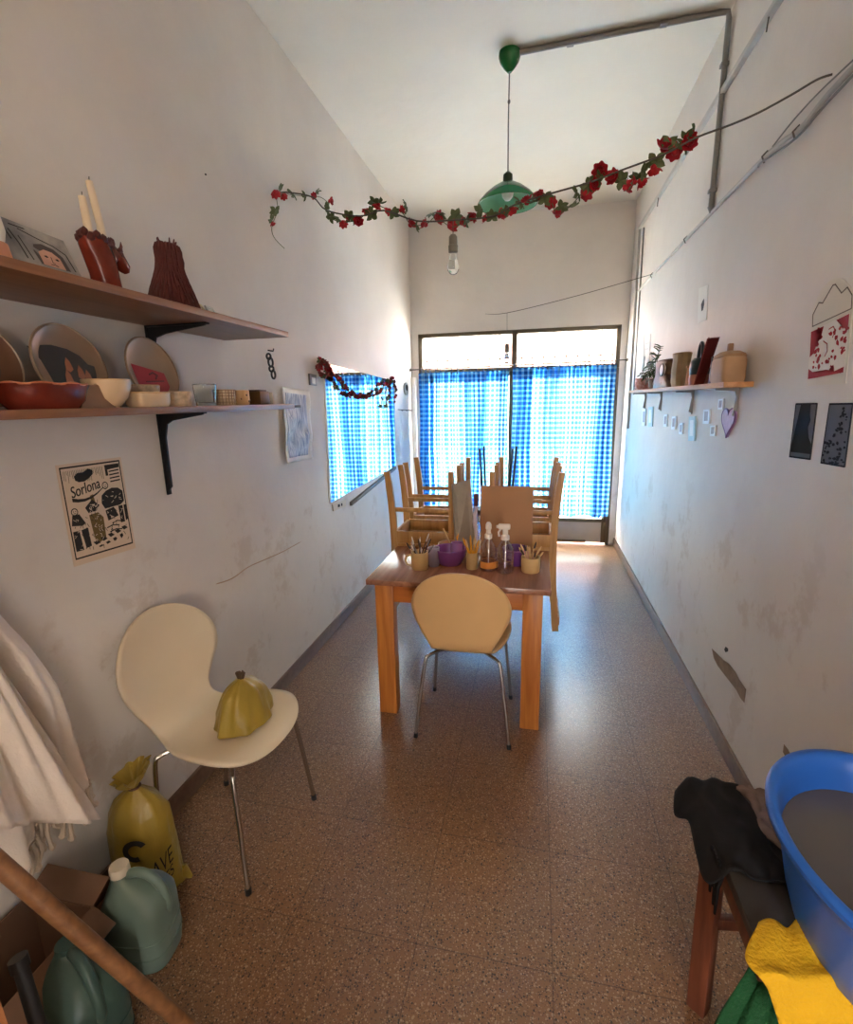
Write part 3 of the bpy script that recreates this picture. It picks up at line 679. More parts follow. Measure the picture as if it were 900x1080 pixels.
def deco_red(Q_, r):
    mb = MB(); Q_.poly(mb, [(-.68, .20), (.52, -.02), (.62, -.55), (-.6, -.65)], 0, .0012); mb.build('red_panel', mat('crimson_glaze', (176, 34, 48), .4, noise_s=10, noise_a=.2), r)
    mb = MB(); Q_.line(mb, [(-.1, -.08), (.05, -.02), (.2, -.1), (.1, -.2)], .05, .0014, .0026); Q_.line(mb, [(-.3, -.3), (.4, -.26)], .04, .0014, .0026); mb.build('painted_lines', mat('dark_wine', (98, 20, 34), .4), r)
def deco_none(Q_, r):
    mb = MB(); Q_.poly(mb, [(.55*math.cos(t), .55*math.sin(t)) for t in [2*PI*i/24 for i in range(24)]], 0, .001); mb.build('centre_glaze', mat('dark_centre', (84, 70, 62), .4), r)
plate('dark brown round plate at the far left of the lower shelf', .965, .22, 0, (M_rim2, M_rim), deco_none)
plate('round beige plate with a dark animal figure and pink petals', 1.218, .235, 0, (M_plate, M_rim), deco_animal)
plate('round beige plate with a crimson panel behind the bowls', 1.532, .235, 0, (M_plate, M_rim), deco_red)
# red scalloped dish
rd = thing('red_dish', 'glossy red-brown low dish at the left of the lower shelf', 'dish', (.17, 1.06, ZL))
mb = MB(); wv = lambda a, z: 1+.03*math.sin(9*a)*(z/.06)
mb.lathe([(0, 0), (.065, 0), (.078, .02), (.082, .045), (.088, .06), (.082, .060), (.075, .045), (.068, .012), (0, .008)], 54, (.165, 1.05, ZL), sx=.9, sy=1.3, wob=wv); mb.build('body', M_terra, rd)
mb = MB(); mb.tube([(.165+.085*.9*math.cos(t), 1.05+.085*1.3*math.sin(t), ZL+.061+.002*math.sin(9*t)) for t in [2*PI*i/48 for i in range(49)]], .003, 6, caps=False); mb.build('rim', mat('dish_rim', (196, 120, 84), .3), rd)
wdg = thing('slab_dish', 'tan triangular slab dish leaning between red dish and cream bowl', 'dish', (.21, 1.17, ZL))
mb = MB(); mb.prism([(1.11, ZL), (1.245, ZL), (1.17, ZL+.062), (1.13, ZL+.058)], .196, .212, M=Matrix(((0, 0, 1, 0), (1, 0, 0, 0), (0, 1, 0, 0), (0, 0, 0, 1)))); mb.build('slab', mat('olive_stoneware', (150, 112, 84), .35, noise_s=12, noise_a=.3), wdg)
mb = MB(); mb.tube([(.204, 1.245, ZL+.003), (.204, 1.208, ZL+.03), (.204, 1.17, ZL+.064)], .004, 6); mb.build('edge', M_rim, wdg)
def bowl(name, label, cat, c, r, h, m_, foot=.45, sy=1.0, wall=.005, seg=32, profile=None, rim=None):
    root = thing(name, label, cat, c)
    p = profile or [(0, 0), (r*foot, 0), (r*foot, .003), (r*.8, h*.35), (r*.97, h*.75), (r, h), (r-wall, h), (r*.92, h*.72), (r*.74, h*.35), (r*foot*.8, .008), (0, .007)]
    MB().lathe(p, seg, c, sy=sy).build('body', m_, root)
    if rim: MB().tube([(c[0]+(r-wall/2)*math.cos(t), c[1]+(r-wall/2)*sy*math.sin(t), c[2]+h) for t in [2*PI*i/32 for i in range(33)]], wall*.55, 6, caps=False).build('rim', rim, root)
    return root
M_cream = mat('cream_glaze', (226, 196, 158), .22, noise_s=8, noise_a=.08); M_speck = mat('speckled_glaze', (222, 192, 158), .3, noise_s=60, noise_a=.45)
M_tan = mat('tan_clay', (212, 170, 122), .5, noise_s=10, noise_a=.12)
bowl('ceramic_bowl', 'large cream glazed bowl on the lower shelf beside the red dish', 'bowl', (.185, 1.228, ZL), .062, .076, M_cream, rim=M_tan)
bowl('ceramic_bowl', 'speckled bowl behind the cream rectangular dish on the lower shelf', 'bowl', (.105, 1.44, ZL), .060, .068, M_speck, rim=M_tan)
rc = thing('rectangular_dish', 'low cream rectangular ceramic dish in front of the speckled bowl', 'dish', (.20, 1.362, ZL))
mb = MB(); mb.loft([(.2, 1.362, ZL, .03, .062, 5), (.2, 1.362, ZL+.012, .034, .068, 5), (.2, 1.362, ZL+.040, .034, .070, 5), (.2, 1.362, ZL+.043, .031, .067, 5), (.2, 1.362, ZL+.012, .028, .062, 5)]); mb.build('body', M_cream, rc)
mb = MB(); e_ = [(.2+.0325*math.copysign(abs(math.cos(t))**.4, math.cos(t)), 1.362+.068*math.copysign(abs(math.sin(t))**.4, math.sin(t)), ZL+.042) for t in [2*PI*i/40 for i in range(41)]]; mb.tube(e_, .003, 6, caps=False); mb.build('rim', M_tan, rc)
cupP = lambda r, h: [(0, 0), (r*.9, 0), (r*.95, .004), (r, h*.5), (r*.98, h), (r*.9, h), (r*.92, h*.5), (r*.85, .008), (0, .007)]
bowl('ceramic_cup', 'pinkish mottled wide cup just left of the glass tumbler', 'cup', (.15, 1.555, ZL), .047, .048, M_speck, profile=cupP(.050, .050))
gl = thing('glass_tumbler', 'clear glass tumbler on the lower left shelf', 'glass', (.15, 1.712, ZL))
MB().lathe([(0, 0), (.036, 0), (.037, .01), (.043, .078), (.040, .078), (.034, .012), (0, .010)], 32, (.15, 1.712, ZL)).build('body', M_glass, gl)
MB().tube([(.15+.0415*math.cos(t), 1.712+.0415*math.sin(t), ZL+.078) for t in [2*PI*i/32 for i in range(33)]], .0016, 6, caps=False).build('rim', M_glass, gl)
wc = bowl('woven_cup', 'beige cup with a crosshatched grid pattern beside the glass tumbler', 'cup', (.15, 1.838, ZL), .045, .062, M_cream, profile=cupP(.039, .062))
mb = MB()
for i in range(20): a = 2*PI*i/20; mb.tube([(.15+.0385*math.cos(a), 1.838+.0385*math.sin(a), ZL+.003), (.15+.0400*math.cos(a), 1.838+.0400*math.sin(a), ZL+.060)], .0012, 4)
for z in (.012, .024, .036, .048, .059): mb.tube([(.15+.0395*math.cos(t), 1.838+.0395*math.sin(t), ZL+z) for t in [2*PI*i/24 for i in range(25)]], .0012, 4, caps=False)
mb.build('grid_lines', mat('brown_lines', (140, 100, 66), .5), wc)
dc = bowl('ceramic_cup', 'beige cup with dark spots, second from the right on the lower shelf', 'cup', (.15, 1.935, ZL), .04, .06, M_tan, profile=cupP(.042, .060))
mb = MB()
for a, z in ((-.2, .04), (.5, .02), (.9, .045), (-.8, .025), (.15, .015)): mb.blob((.15+.042*math.cos(a), 1.935+.042*math.sin(a), ZL+z), .005, (.5, 1, 1), 1)
mb.build('spots', mat('brown_spots', (84, 56, 38), .4), dc)
ob = thing('square_box', 'olive brown square ceramic box at the right end of the lower shelf', 'box', (.15, 2.1, ZL))
MB().box((.11, 2.045, ZL), (.185, 2.125, ZL+.058), .006).build('body', mat('olive_glaze', (112, 80, 42), .4, noise_s=9, noise_a=.2), ob)
MB().box((.118, 2.053, ZL+.058), (.177, 2.117, ZL+.064), .003).build('lid', mat('brown_glaze', (72, 48, 34), .4), ob)
cdd = MB().box((.11, 2.16, ZL), (.18, 2.166, ZL+.054), .001).build('white_card', M_paper); tag(cdd, 'white upright card at the right end of the lower shelf', 'card')

# ------------------------------------------------------------------ right wall shelf and items
SX = W-.115; RZ0, RZ1 = 1.632, 1.654
rs = thing('wall_shelf', 'honey coloured shelf on the right wall above small cards', 'shelf', (W-.06, 3.4, RZ0))
MB().box((SX, 2.37, RZ0), (W, 4.62, RZ1), .002).build('board', M_shelf2, rs)
for y in (2.52, 3.19, 3.95, 4.5): bracket(rs, y, RZ0, .10, .135, M_lgrey, .010, -1, W, .45)
XI = 2.195
cb = thing('ceramic_house', 'tan lidded ceramic box at the near end of the right shelf', 'box', (XI, 2.49, RZ1))
mb = MB(); mb.loft([(XI, 2.49, RZ1, .046, .085, 6), (XI, 2.49, RZ1+.02, .05, .09, 6), (XI, 2.49, RZ1+.09, .05, .09, 5), (XI, 2.49, RZ1+.105, .046, .086, 5)]); mb.build('body', mat('tan_stoneware', (190, 150, 112), .6, noise_s=7, noise_a=.25), cb)
mb = MB(); mb.loft([(XI, 2.49, RZ1+.106, .049, .088, 5), (XI, 2.49, RZ1+.118, .046, .084, 4), (XI, 2.49, RZ1+.130, .03, .06, 3), (XI, 2.49, RZ1+.134, .01, .02, 2)]); mb.build('lid', mat('tan_lid', (178, 136, 98), .6, noise_s=9, noise_a=.25), cb)
mb = MB(); mb.box((XI-.01, 2.478, RZ1+.130), (XI+.01, 2.502, RZ1+.165), .004); mb.build('knob', mat('tan_knob', (150, 112, 84), .6), cb)
rp = thing('leaning_panel', 'dark red painted panel leaning on the right shelf', 'panel', (XI, 2.70, RZ1))
q = Quad((XI-.045, 2.655, RZ1+.205), (XI-.005, 2.625, RZ1+.205), (XI-.005, 2.79, RZ1), (XI-.045, 2.80, RZ1), (0, -.75, .6))
q.n = (q.c[1]-q.c[0]).cross(q.c[3]-q.c[0]).normalized()
mb = MB(); q.full(mb, -.006, .006); mb.build('board', mat('dark_red_paint', (96, 28, 32), .5, noise_s=9, noise_a=.3), rp)
mb = MB(); q.poly(mb, [(-.04, -.01), (.06, -.01), (.06, 1.0), (-.04, 1.0)], -.008, .008); mb.build('edge_trim', mat('wine_edge', (128, 60, 60), .5), rp)
bk = thing('dark_book', 'small dark folded card behind the red panel on the right shelf', 'card', (XI, 2.60, RZ1))
MB().box((XI-.035, 2.595, RZ1), (XI+.03, 2.612, RZ1+.12), .002).build('cover', mat('dark_teal_cover', (60, 52, 56), .6), bk)
gp = thing('handled_pot', 'dark green pot with a tall loop handle on a coral base', 'pot', (XI, 2.90, RZ1))
mb = MB(); mb.lathe([(0, 0), (.042, 0), (.046, .03), (.044, .052), (0, .054)], 24, (XI, 2.90, RZ1), sy=1.3); mb.build('base', mat('coral_glaze', (206, 140, 116), .5, noise_s=18, noise_a=.35), gp)
mb = MB(); mb.lathe([(.044, .052), (.048, .08), (.045, .115), (.03, .135), (.0, .138)], 24, (XI, 2.90, RZ1), sy=1.3); mb.build('body', mat('dark_teal_glaze', (46, 64, 70), .35), gp)
mb = MB(); mb.tube([(XI, 2.90+.035*math.cos(t), RZ1+.125+.085*math.sin(t)) for t in [PI*i/12 for i in range(13)]], .009, 8); mb.build('handle', mat('teal_handle', (46, 60, 66), .35), gp)
sl = thing('small_vase', 'slender pale orange stand beside the dark green pot', 'vase', (XI, 3.03, RZ1))
mb = MB()
for a, b in ((-.02, .012), (.022, -.012)): mb.beam((XI-.02, 3.03+a, RZ1), (XI-.02, 3.03+b*.3, RZ1+.10), .008, .008)
mb.beam((XI+.02, 3.03, RZ1), (XI-.018, 3.03, RZ1+.10), .008, .008); mb.build('tripod', mat('peach_wood', (220, 168, 126), .5), sl)
mb = MB(); mb.box((XI-.028, 3.02, RZ1+.093), (XI-.01, 3.04, RZ1+.105), .002); mb.build('cap', mat('peach_cap', (180, 130, 96), .5), sl)
tb = thing('ribbed_vase', 'tall tan ribbed ceramic vase in the middle of the right shelf', 'vase', (XI, 3.25, RZ1))
MB().lathe([(0, 0), (.040, 0), (.046, .03), (.047, .10), (.043, .15), (.047, .185), (.040, .185), (.038, .15), (.038, .02), (0, .015)], 36, (XI, 3.25, RZ1), sy=1.9, wob=lambda a, z: 1+.035*math.sin(12*a)).build('body', mat('tan_ribbed', (176, 148, 108), .65, noise_s=12, noise_a=.3), tb)
MB().tube([(XI+.045*math.cos(t), 3.25+.045*1.9*math.sin(t), RZ1+.185) for t in [2*PI*i/30 for i in range(31)]], .004, 6, caps=False).build('rim', mat('tan_rim', (150, 124, 90), .6), tb)
bp = thing('brown_planter', 'brown sculpted planter with a round white medallion, trailing plant behind', 'planter', (XI, 3.62, RZ1))
mb = MB(); mb.loft([(XI, 3.60, RZ1, .05, .22, 3), (XI, 3.60, RZ1+.05, .050, .21, 3), (XI, 3.62, RZ1+.08, .046, .16, 2.6), (XI, 3.62, RZ1+.165, .048, .15, 2.6), (XI, 3.62, RZ1+.175, .04, .14, 2.6), (XI, 3.60, RZ1+.12, .035, .10, 2.6)]); mb.build('body', mat('brown_glaze_pot', (120, 76, 42), .4, noise_s=14, c2=(60, 34, 20)), bp)
mb = MB(); Mx = Matrix.Translation((XI-.047, 3.51, RZ1+.11)) @ Euler((0, -PI/2, 0)).to_matrix().to_4x4(); mb.lathe([(0, .004), (.03, .004), (.036, .0), (.036, -.01), (0, -.01)], 24, M=Mx, sy=1.5); mb.build('medallion', mat('white_medallion', (210, 196, 190), .4), bp)
mb = MB(); mb.tube([Mx @ Vector((.037*math.cos(t), .054*math.sin(t), .002)) for t in [2*PI*i/24 for i in range(25)]], .004, 6, caps=False); mb.build('medallion_ring', mat('dark_ring', (60, 34, 26), .5), bp)
mb = MB()
for a in (-.10, -.03, .05, .11): mb.blob((XI-.03, 3.62+a, RZ1+.03), .03, (.6, 1.2, .8), 2, .4, 20)
mb.build('clay_ornaments', mat('amber_glaze', (150, 98, 46), .35, noise_s=20, noise_a=.4), bp)
M_leaf = mat('plant_leaf', (74, 98, 52), .5, noise_s=30, noise_a=.35)
pl = thing('trailing_plant', 'trailing vine in a small pot at the far end of the right shelf', 'plant', (XI, 4.0, RZ1))
MB().lathe([(0, 0), (.03, 0), (.042, .07), (.036, .07), (.028, .01), (0, .01)], 20, (XI, 3.93, RZ1)).build('pot', mat('clay_pot', (120, 100, 90), .6), pl)
stems = MB(); leaves = MB(); random.seed(5)
def leaf(mb, p, d, ln, w_):
    d = Vector(d).normalized(); s_ = d.cross(Vector((0, 0, 1))); s_ = (s_ if s_.length > .05 else Vector((1, 0, 0))).normalized(); up = s_.cross(d)
    def f(a, b):
        ww = w_*math.sin(PI*min(max(a, .02), .98))**.8*(b-.5)*2
        return Vector(p)+d*ln*a+s_*ww+up*(abs(b-.5)*w_*.8 - ln*.25*a*a)
    mb.grid(f, 5, 2)
for tgt in ((.0, .55, .10), (-.02, .75, .05), (-.03, -.45, .20), (0, .35, .13), (-.03, -.25, .16), (-.02, .95, -.02), (-.04, .2, .02)):
    A = Vector((XI, 3.93, RZ1+.06)); B = A+Vector((tgt[0], tgt[1]*.55, tgt[2])); Mi = A.lerp(B, .5)+Vector((0, 0, .06))
    P = catmull([A, Mi, B], 8); stems.tube(P, .0022, 5)
    for i in range(4, len(P), 3):
        for s_ in (-1, 1): leaf(leaves, P[i], (P[i]-P[i-1]).normalized()+Vector((-s_*.4, s_*.7, .2)), .05, .011)
stems.build('vine_stems', M_leaf, pl, solid=0); leaves.build('leaves', M_leaf, pl, sharp=180)
rc2 = bowl('patterned_cup', 'small red patterned cup at the far end of the right shelf', 'cup', (XI-.02, 4.22, RZ1), .05, .09, mat('red_pattern', (178, 92, 82), .6, noise_s=40, c2=(220, 190, 180)), profile=cupP(.06, .085))
rc3 = MB().box((XI+.0, 4.38, RZ1), (XI+.012, 4.58, RZ1+.26), .002).build('white_board', mat('white_board_card', (228, 228, 222), .7)); tag(rc3, 'white card standing at the far end of the right shelf', 'card')
def wallcard(name, label, cat, quad_px, m_, th=.003, group=None, inner=None):
    q = wq(quad_px, 0, W, NR); root = thing(name, label, cat, tuple(q.P(.5, 1)), group=group)
    mb = MB(); q.full(mb, 0, th); mb.build('sheet', m_, root)
    if inner:
        mb = MB(); q.poly(mb, [(.22, .15), (.78, .15), (.78, .8), (.22, .8)], th, th+.0006); mb.build('picture', inner, root)
    return q, root
for nm, pts, lab in (('paper_sheet', [(673, 356), (680, 353), (679, 384), (672, 384)], 'white paper sheet, left of two on the right wall above the plant'), ('paper_sheet', [(681, 354), (686.5, 352), (685.5, 383), (680, 383)], 'white paper sheet, right of two on the right wall above the plant')):
    q, r_ = wallcard(nm, lab, 'paper', pts, M_paper)
    mb = MB(); q.line(mb, [(.2, .3), (.8, .3)], .03, .0032, .0036); q.line(mb, [(.2, .5), (.7, .5)], .03, .0032, .0036); mb.build('faint_writing', mat('faint_ink', (190, 184, 180), .8), r_)
q, r_ = wallcard('small_print', 'small white print with a dark blot high on the right wall', 'print', [(738, 304), (747.5, 300.5), (746, 337), (736.5, 341)], mat('print_paper', (226, 222, 214), .8))
mb = MB(); q.poly(mb, [(.35, .5), (.5, .40), (.66, .36), (.70, .52), (.58, .68), (.42, .70), (.5, .58)], .0032, .0038); mb.build('blot', mat('grey_ink', (70, 70, 72), .8), r_)
M_pale = mat('pale_photo', (226, 232, 236), .4); M_ph = mat('grey_photo', (168, 160, 166), .5, noise_s=60, noise_a=.3); M_blu = mat('light_blue_card', (182, 216, 226), .5, noise_s=30, noise_a=.1)
sm = [((678, 431, 682, 449), 'leftmost small card under the right shelf, beside the blue one', 0), ((684.5, 429, 689.5, 450), 'tall light blue card, left one under the right shelf', 1), ((701, 437, 705, 450), 'small white card right of the left blue card under the shelf', 0),
      ((709.5, 439, 714, 453), 'small white card, third white one from the left under the right shelf', 0), ((717.5, 446, 721.5, 458), 'tiniest dark-edged card, lowest of the row left of the tall blue card', 0), ((727.5, 439, 734.5, 465), 'tallest light blue card under the middle of the right shelf', 1),
      ((743, 431.5, 750, 447), 'white card with grey centre left of the purple heart, upper one', 0), ((759, 420.5, 764.5, 432), 'small white card above the purple heart', 0), ((750.5, 448.5, 756.5, 460), 'small pinkish card lower left of the purple heart', 0)]
for (b_, lab, kk) in sm:
    x0, y0, x1, y1 = b_; sl_ = -.06*(x1-x0)
    wallcard('photo_card', lab, 'card', [(x0+.8, y0+.5), (x1+.4, y0), (x1-.4, y1-.3), (x0, y1)], M_blu if kk else M_pale, .008, 'small cards below the right shelf', M_pale if kk else M_ph)
hq = Quad((W, 2.675, 1.54), (W, 2.50, 1.545), (W, 2.50, 1.405), (W, 2.675, 1.405), NR)
ht = thing('heart_plaque', 'purple heart shaped plaque on the right wall below the shelf', 'plaque', (W, 2.58, 1.41))
hp = []
for i in range(40):
    t = 2*PI*i/40; X = 16*math.sin(t)**3; Y = 13*math.cos(t)-5*math.cos(2*t)-2*math.cos(3*t)-math.cos(4*t); hp.append((.5+X/34, .42-Y/30))
mb = MB(); hq.poly(mb, hp, 0, .012); mb.build('plaque', mat('lilac_paint', (186, 146, 186), .5, noise_s=40, noise_a=.25), ht)
mb = MB(); mb.tube([hq.P(a, b, .010) for a, b in hp+[hp[0]]], .004, 5, caps=False); mb.build('edge', mat('purple_edge', (120, 84, 128), .5), ht)
# large arched sheet with mountain drawing and red linocut
q = wq([(858, 318), (903, 302), (893, 404.5), (852, 407)], 0, W, NR)
rpx = thing('arched_poster', 'arched paper with a line-drawn mountain over a red linocut', 'poster', tuple(q.P(.5, 1)))
mb = MB(); arch = [(0, 1), (0, .25)]+[(.5-.5*math.cos(t), .25-.42*math.sin(t)) for t in [PI*i/14 for i in range(1, 14)]]+[(1, .25), (1, 1)]
q.poly(mb, arch, 0, .002); mb.build('sheet', mat('arch_paper', (214, 206, 192), .8), rpx)
mb = MB(); ln_ = [(.05, .30), (.04, .16), (.18, .04), (.28, .06), (.50, -.10), (.56, -.10), (.72, .02), (.84, -.02), (.96, .08), (.97, .22)]
q.line(mb, ln_, .014, .0022, .0028); q.line(mb, [(.05, .30), (.97, .22)], .012, .0022, .0028); mb.build('mountain_outline', mat('grey_pencil', (104, 92, 86), .8), rpx)
mb = MB(); q.poly(mb, [(.02, .36), (.95, .26), (.95, .88), (.02, .92)], .0022, .0027); mb.build('print_field', mat('print_white', (224, 214, 204), .8), rpx)
M_red = mat('red_ink', (160, 24, 34), .8)
mb = MB(); q.poly(mb, [(.03, .36), (.36, .33), (.30, .46), (.20, .52), (.14, .62), (.04, .66)], .0028, .0033)
q.poly(mb, [(.66, .30), (.94, .27), (.94, .44), (.84, .40), (.78, .34)], .0028, .0033)
q.poly(mb, [(.03, .80), (.14, .84), (.3, .86), (.5, .83), (.7, .86), (.93, .82), (.93, .88), (.03, .92)], .0028, .0033)
random.seed(9)
for i in range(60):
    a, b = random.uniform(.12, .92), random.uniform(.36, .86); 
    if (a-.5)**2+(b-.58)**2 < .02: continue
    r = random.uniform(.02, .055); q.poly(mb, [(a+r*random.uniform(.5, 1.3)*math.cos(t), b+r*.7*random.uniform(.5, 1.3)*math.sin(t)) for t in [2*PI*j/7 for j in range(7)]], .0028, .0033)
q.line(mb, [(.5, .38), (.6, .36), (.66, .42), (.6, .48)], .012, .0028, .0033); q.line(mb, [(.38, .5), (.48, .54), (.5, .62), (.44, .68)], .012, .0028, .0033)
mb.build('red_print', M_red, rpx)
# two dark prints
for pts, lab, seed in (([(840, 425.5), (863, 425), (855.5, 485), (833, 482)], 'dark grey silhouette print below the arched poster, left one', 1), ([(875.5, 425.5), (901, 425), (892, 493), (866, 488.5)], 'dark grey speckled print below the arched poster, right one', 2)):
    q = wq(pts, 0, W, NR); r_ = thing('dark_print', lab, 'print', tuple(q.P(.5, 1)), group='dark prints on the right wall')
    mb = MB(); q.full(mb, 0, .0015); mb.build('sheet', mat('grey_print_paper', (74, 71, 75), .7, noise_s=25, noise_a=.15), r_)
    mb = MB(); random.seed(seed)
    q.line(mb, [(.02, .01), (.98, .01), (.98, .99), (.02, .99), (.02, .01)], .03, .0016, .002)
    if seed == 1:
        q.poly(mb, [(.28, .02), (.72, .02), (.74, .2), (.80, .3), (.72, .42), (.74, .55), (.95, .72), (.96, .9), (.05, .9), (.06, .74), (.32, .58), (.3, .45), (.22, .3)], .0016, .0021)
    else:
        for i in range(90):
            a, b = random.uniform(.06, .94), random.uniform(.03, .97)
            if a < .55-.5*b+.1 and b < .6: continue
            r = random.uniform(.03, .07); q.poly(mb, [(a+r*random.uniform(.5, 1.3)*math.cos(t), b+r*.45*random.uniform(.5, 1.3)*math.sin(t)) for t in [2*PI*j/6 for j in range(6)]], .0016, .0021+.00001*i)
    mb.build('ink_shapes', mat('slate_ink_%d' % seed, (24, 23, 27), .9, spec=.2), r_)
# plaster damage: chipped patch with ragged edge, and holes
def patch(pts_px, m_, h, nm, lab, parent=None):
    q = [ray(u, v, 0, W-h) for u, v in pts_px]; c = sum(q, Vector())/len(q)
    mb = MB(); b = bmesh.new(); v0 = [b.verts.new(p) for p in q]; v1 = [b.verts.new(p+Vector((h, 0, 0))) for p in q]
    b.faces.new(v0); n = len(q)
    for i in range(n): b.faces.new([v0[i], v0[(i+1) % n], v1[(i+1) % n], v1[i]])
    bmesh.ops.triangulate(b, faces=b.faces[:]); mb.add(b); o = mb.build(nm, m_); return o
o = patch([(751, 684), (757, 690), (763, 696), (769, 700), (776, 709), (780, 717), (787, 727), (785, 741), (781, 736), (777, 728), (770, 719), (763, 710), (757, 702), (753, 694)], mat('bare_render', (150, 128, 108), .9, noise_s=20, noise_a=.3, bump=.5, bump_s=40), .0012, 'plaster_chip', '')
tag(o, 'chipped plaster patch low on the right wall showing bare render', 'wall damage')
o = patch([(827, 785), (831, 790), (836, 800), (840, 806), (835, 808), (830, 801), (826, 793)], mat('bare_render2', (140, 116, 98), .9, noise_s=20, noise_a=.3), .0012, 'plaster_chip', '')
tag(o, 'small plaster chip on the right wall just beyond the blue basin', 'wall damage')
o = patch([(765.5, 682), (768, 684), (768, 687), (765.5, 688), (764, 685)], M_ink, .001, 'wall_hole', ''); tag(o, 'tiny dark hole in the right wall above the chipped patch', 'hole')

ck = MB().tube(catmull([ray(u, v, 0, 0) for u, v in ((228, 616), (245, 610), (262, 598), (280, 590), (298, 582), (318, 571))], 4), [.002]+[.0035]*19+[.001], 5).build('plaster_crack', mat('crack_filler', (176, 150, 128), .8)); tag(ck, 'raised plaster crack line low on the left wall past the cream chair', 'wall damage')
# ------------------------------------------------------------------ conduits, cables
def clip(parent, p, w=.02, m_=M_grey):
    MB().box((p[0]-w, p[1]-w, p[2]-w*.5), (min(p[0]+w, W), p[1]+w, min(p[2]+w*.5, H)), .003).build('clip', m_, parent)
cn = thing('conduit_pipe', 'dark grey electrical conduit from the ceiling lamp down the right wall', 'conduit', (W-.03, 3.15, 2.55))
MB().tube([(1.23, 3.20, H-.016), (2.20, 3.15, H-.016), (W-.022, 3.145, H-.022), (W-.016, 3.145, H-.05), (W-.016, 3.145, 2.56)], .0135, 10).build('pipe', M_grey, cn)
MB().tube([(1.23, 3.225, H-.008), (2.22, 3.175, H-.008)], .007, 8).build('thin_wire', M_wire, cn)
for p in ((1.5, 3.19, H-.018), (1.95, 3.16, H-.018), (W-.018, 3.145, 3.2), (W-.018, 3.145, 2.64)): clip(cn, p, .018)
MB().tube([(W-.016, 3.145, 2.565), (W-.016, 3.145, 2.535)], [.018, .006], 10).build('end_cap', M_grey, cn)
dn = thing('cable_duct', 'pale painted cable duct along the upper right wall and down its far end', 'cable duct', (W-.01, 4, 1.3))
MB().beam((W-.013, YN, 3.055), (W-.013, 5.28, 3.10), .026, .026, up=(1, 0, 0)).build('duct', M_duct, dn)
MB().beam((W-.010, 5.28, 3.10), (W-.010, 5.20, 1.30), .022, .02, up=(1, 0, 0)).build('drop', M_duct, dn)
MB().tube([(W-.006, 5.10, 3.05), (W-.008, 5.06, 2.2), (W-.008, 5.03, 1.62)], .006, 6).build('thin_pipe', M_grey, dn)
for y in (2.6, 3.6, 4.5): MB().tube([(W-.02, y, 3.06+.006*y-.01), (W-.022, y, 3.04), (W-.02, y+.01, 3.02)], .003, 5).build('clip', M_wire, dn)
cb_ = thing('cable_run', 'pale cable bundle sagging along the right wall at mid height', 'cable', (W-.01, 3, 2.5))
pts = [(W-.010, YN+.05, 2.50), (W-.010, .8, 2.50), (W-.010, 1.93, 2.52), (W-.010, 2.2, 2.50), (W-.010, 2.46, 2.53), (W-.010, 3.2, 2.54), (W-.010, 4.55, 2.545), (W-.010, 5.17, 2.535)]
MB().tube(catmull(pts, 5), .009, 8).build('main_cable', M_duct, cb_)
pts = [(W-.022, YN+.05, 2.475), (W-.022, .8, 2.47), (W-.022, 1.9, 2.485), (W-.022, 2.2, 2.47), (W-.02, 2.5, 2.515), (W-.012, 2.56, 2.52)]
MB().tube(catmull(pts, 5), .0045, 6).build('grey_cable', M_grey, cb_)
pts = [(W-.016, 1.9, 2.535), (W-.02, 2.08, 2.545), (W-.02, 2.25, 2.545), (W-.016, 2.42, 2.535)]
MB().tube(catmull(pts, 5), .003, 6).build('loose_wire', M_grey, cb_)
for y, z in ((2.22, 2.50), (2.48, 2.53), (3.6, 2.54), (4.55, 2.545)): MB().tube([(W-.01, y, z+.016), (W-.026, y+.01, z), (W-.012, y+.02, z-.02)], .0035, 5).build('clip', M_wire, cb_)

# unseen bulb added behind the camera as warm fill for the foreground
wb_ = thing('fill_bulb', 'added unseen warm fill bulb on the ceiling behind the camera', 'light bulb', (1.0, -.9, H-.16))
MB().lathe([(0, 0), (.04, 0), (.035, -.03), (.02, -.045), (0, -.045)], 20, (1.0, -.9, H)).build('holder', M_white, wb_)
MB().lathe([(.014, -.045), (.0275, -.09), (.026, -.11), (.015, -.125), (0, -.13)], 20, (1.0, -.9, H)).build('glass_bulb', mat('fill_bulb_glass', (250, 230, 200), .3), wb_)
wl = bpy.data.lights.new('fill_light', 'POINT'); wl.energy = 4.5; wl.color = (1, .80, .60); wl.shadow_soft_size = .05
wlo = bpy.data.objects.new('fill_light', wl); C.objects.link(wlo); wlo.location = (1.0, -.9, H-.22)
# ceiling lamp
M_green = mat('green_enamel', (20, 104, 48), .25); M_green2 = mat('pale_green_inside', (120, 190, 150), .35)
lx, ly = 1.182, 3.211
lp = thing('pendant_lamp', 'green enamel pendant lamp hanging from the ceiling', 'lamp', (lx, ly, 2.68))
MB().lathe([(0, -.095), (.012, -.094), (.03, -.075), (.052, -.045), (.060, -.02), (.058, 0), (0, 0)], 28, (lx, ly, H)).build('ceiling_rose', M_green, lp)
MB().tube([(lx, ly, H-.09), (lx-.002, ly, 3.1), (lx, ly, 2.86)], .0035, 6).build('cord', M_wire, lp)
MB().blob((lx, ly, 3.21), .010, (.8, .8, 1.3), 2).build('cord_knot', M_wire, lp)
MB().lathe([(0, .165), (.012, .163), (.026, .150), (.028, .115), (.030, .108)], 24, (lx, ly, 2.70)).build('lamp_cap', mat('dark_green_cap', (46, 60, 34), .4), lp)
sp_ = [(.028, .112), (.045, .105), (.09, .080), (.135, .045), (.165, .012), (.170, .0)]
MB().lathe(sp_, 48, (lx, ly, 2.70)).build('lamp_shade', M_green, lp, solid=.0015)
MB().lathe([(r-.003, z-.0022) for r, z in sp_], 48, (lx, ly, 2.70)).build('shade_lining', M_green2, lp)
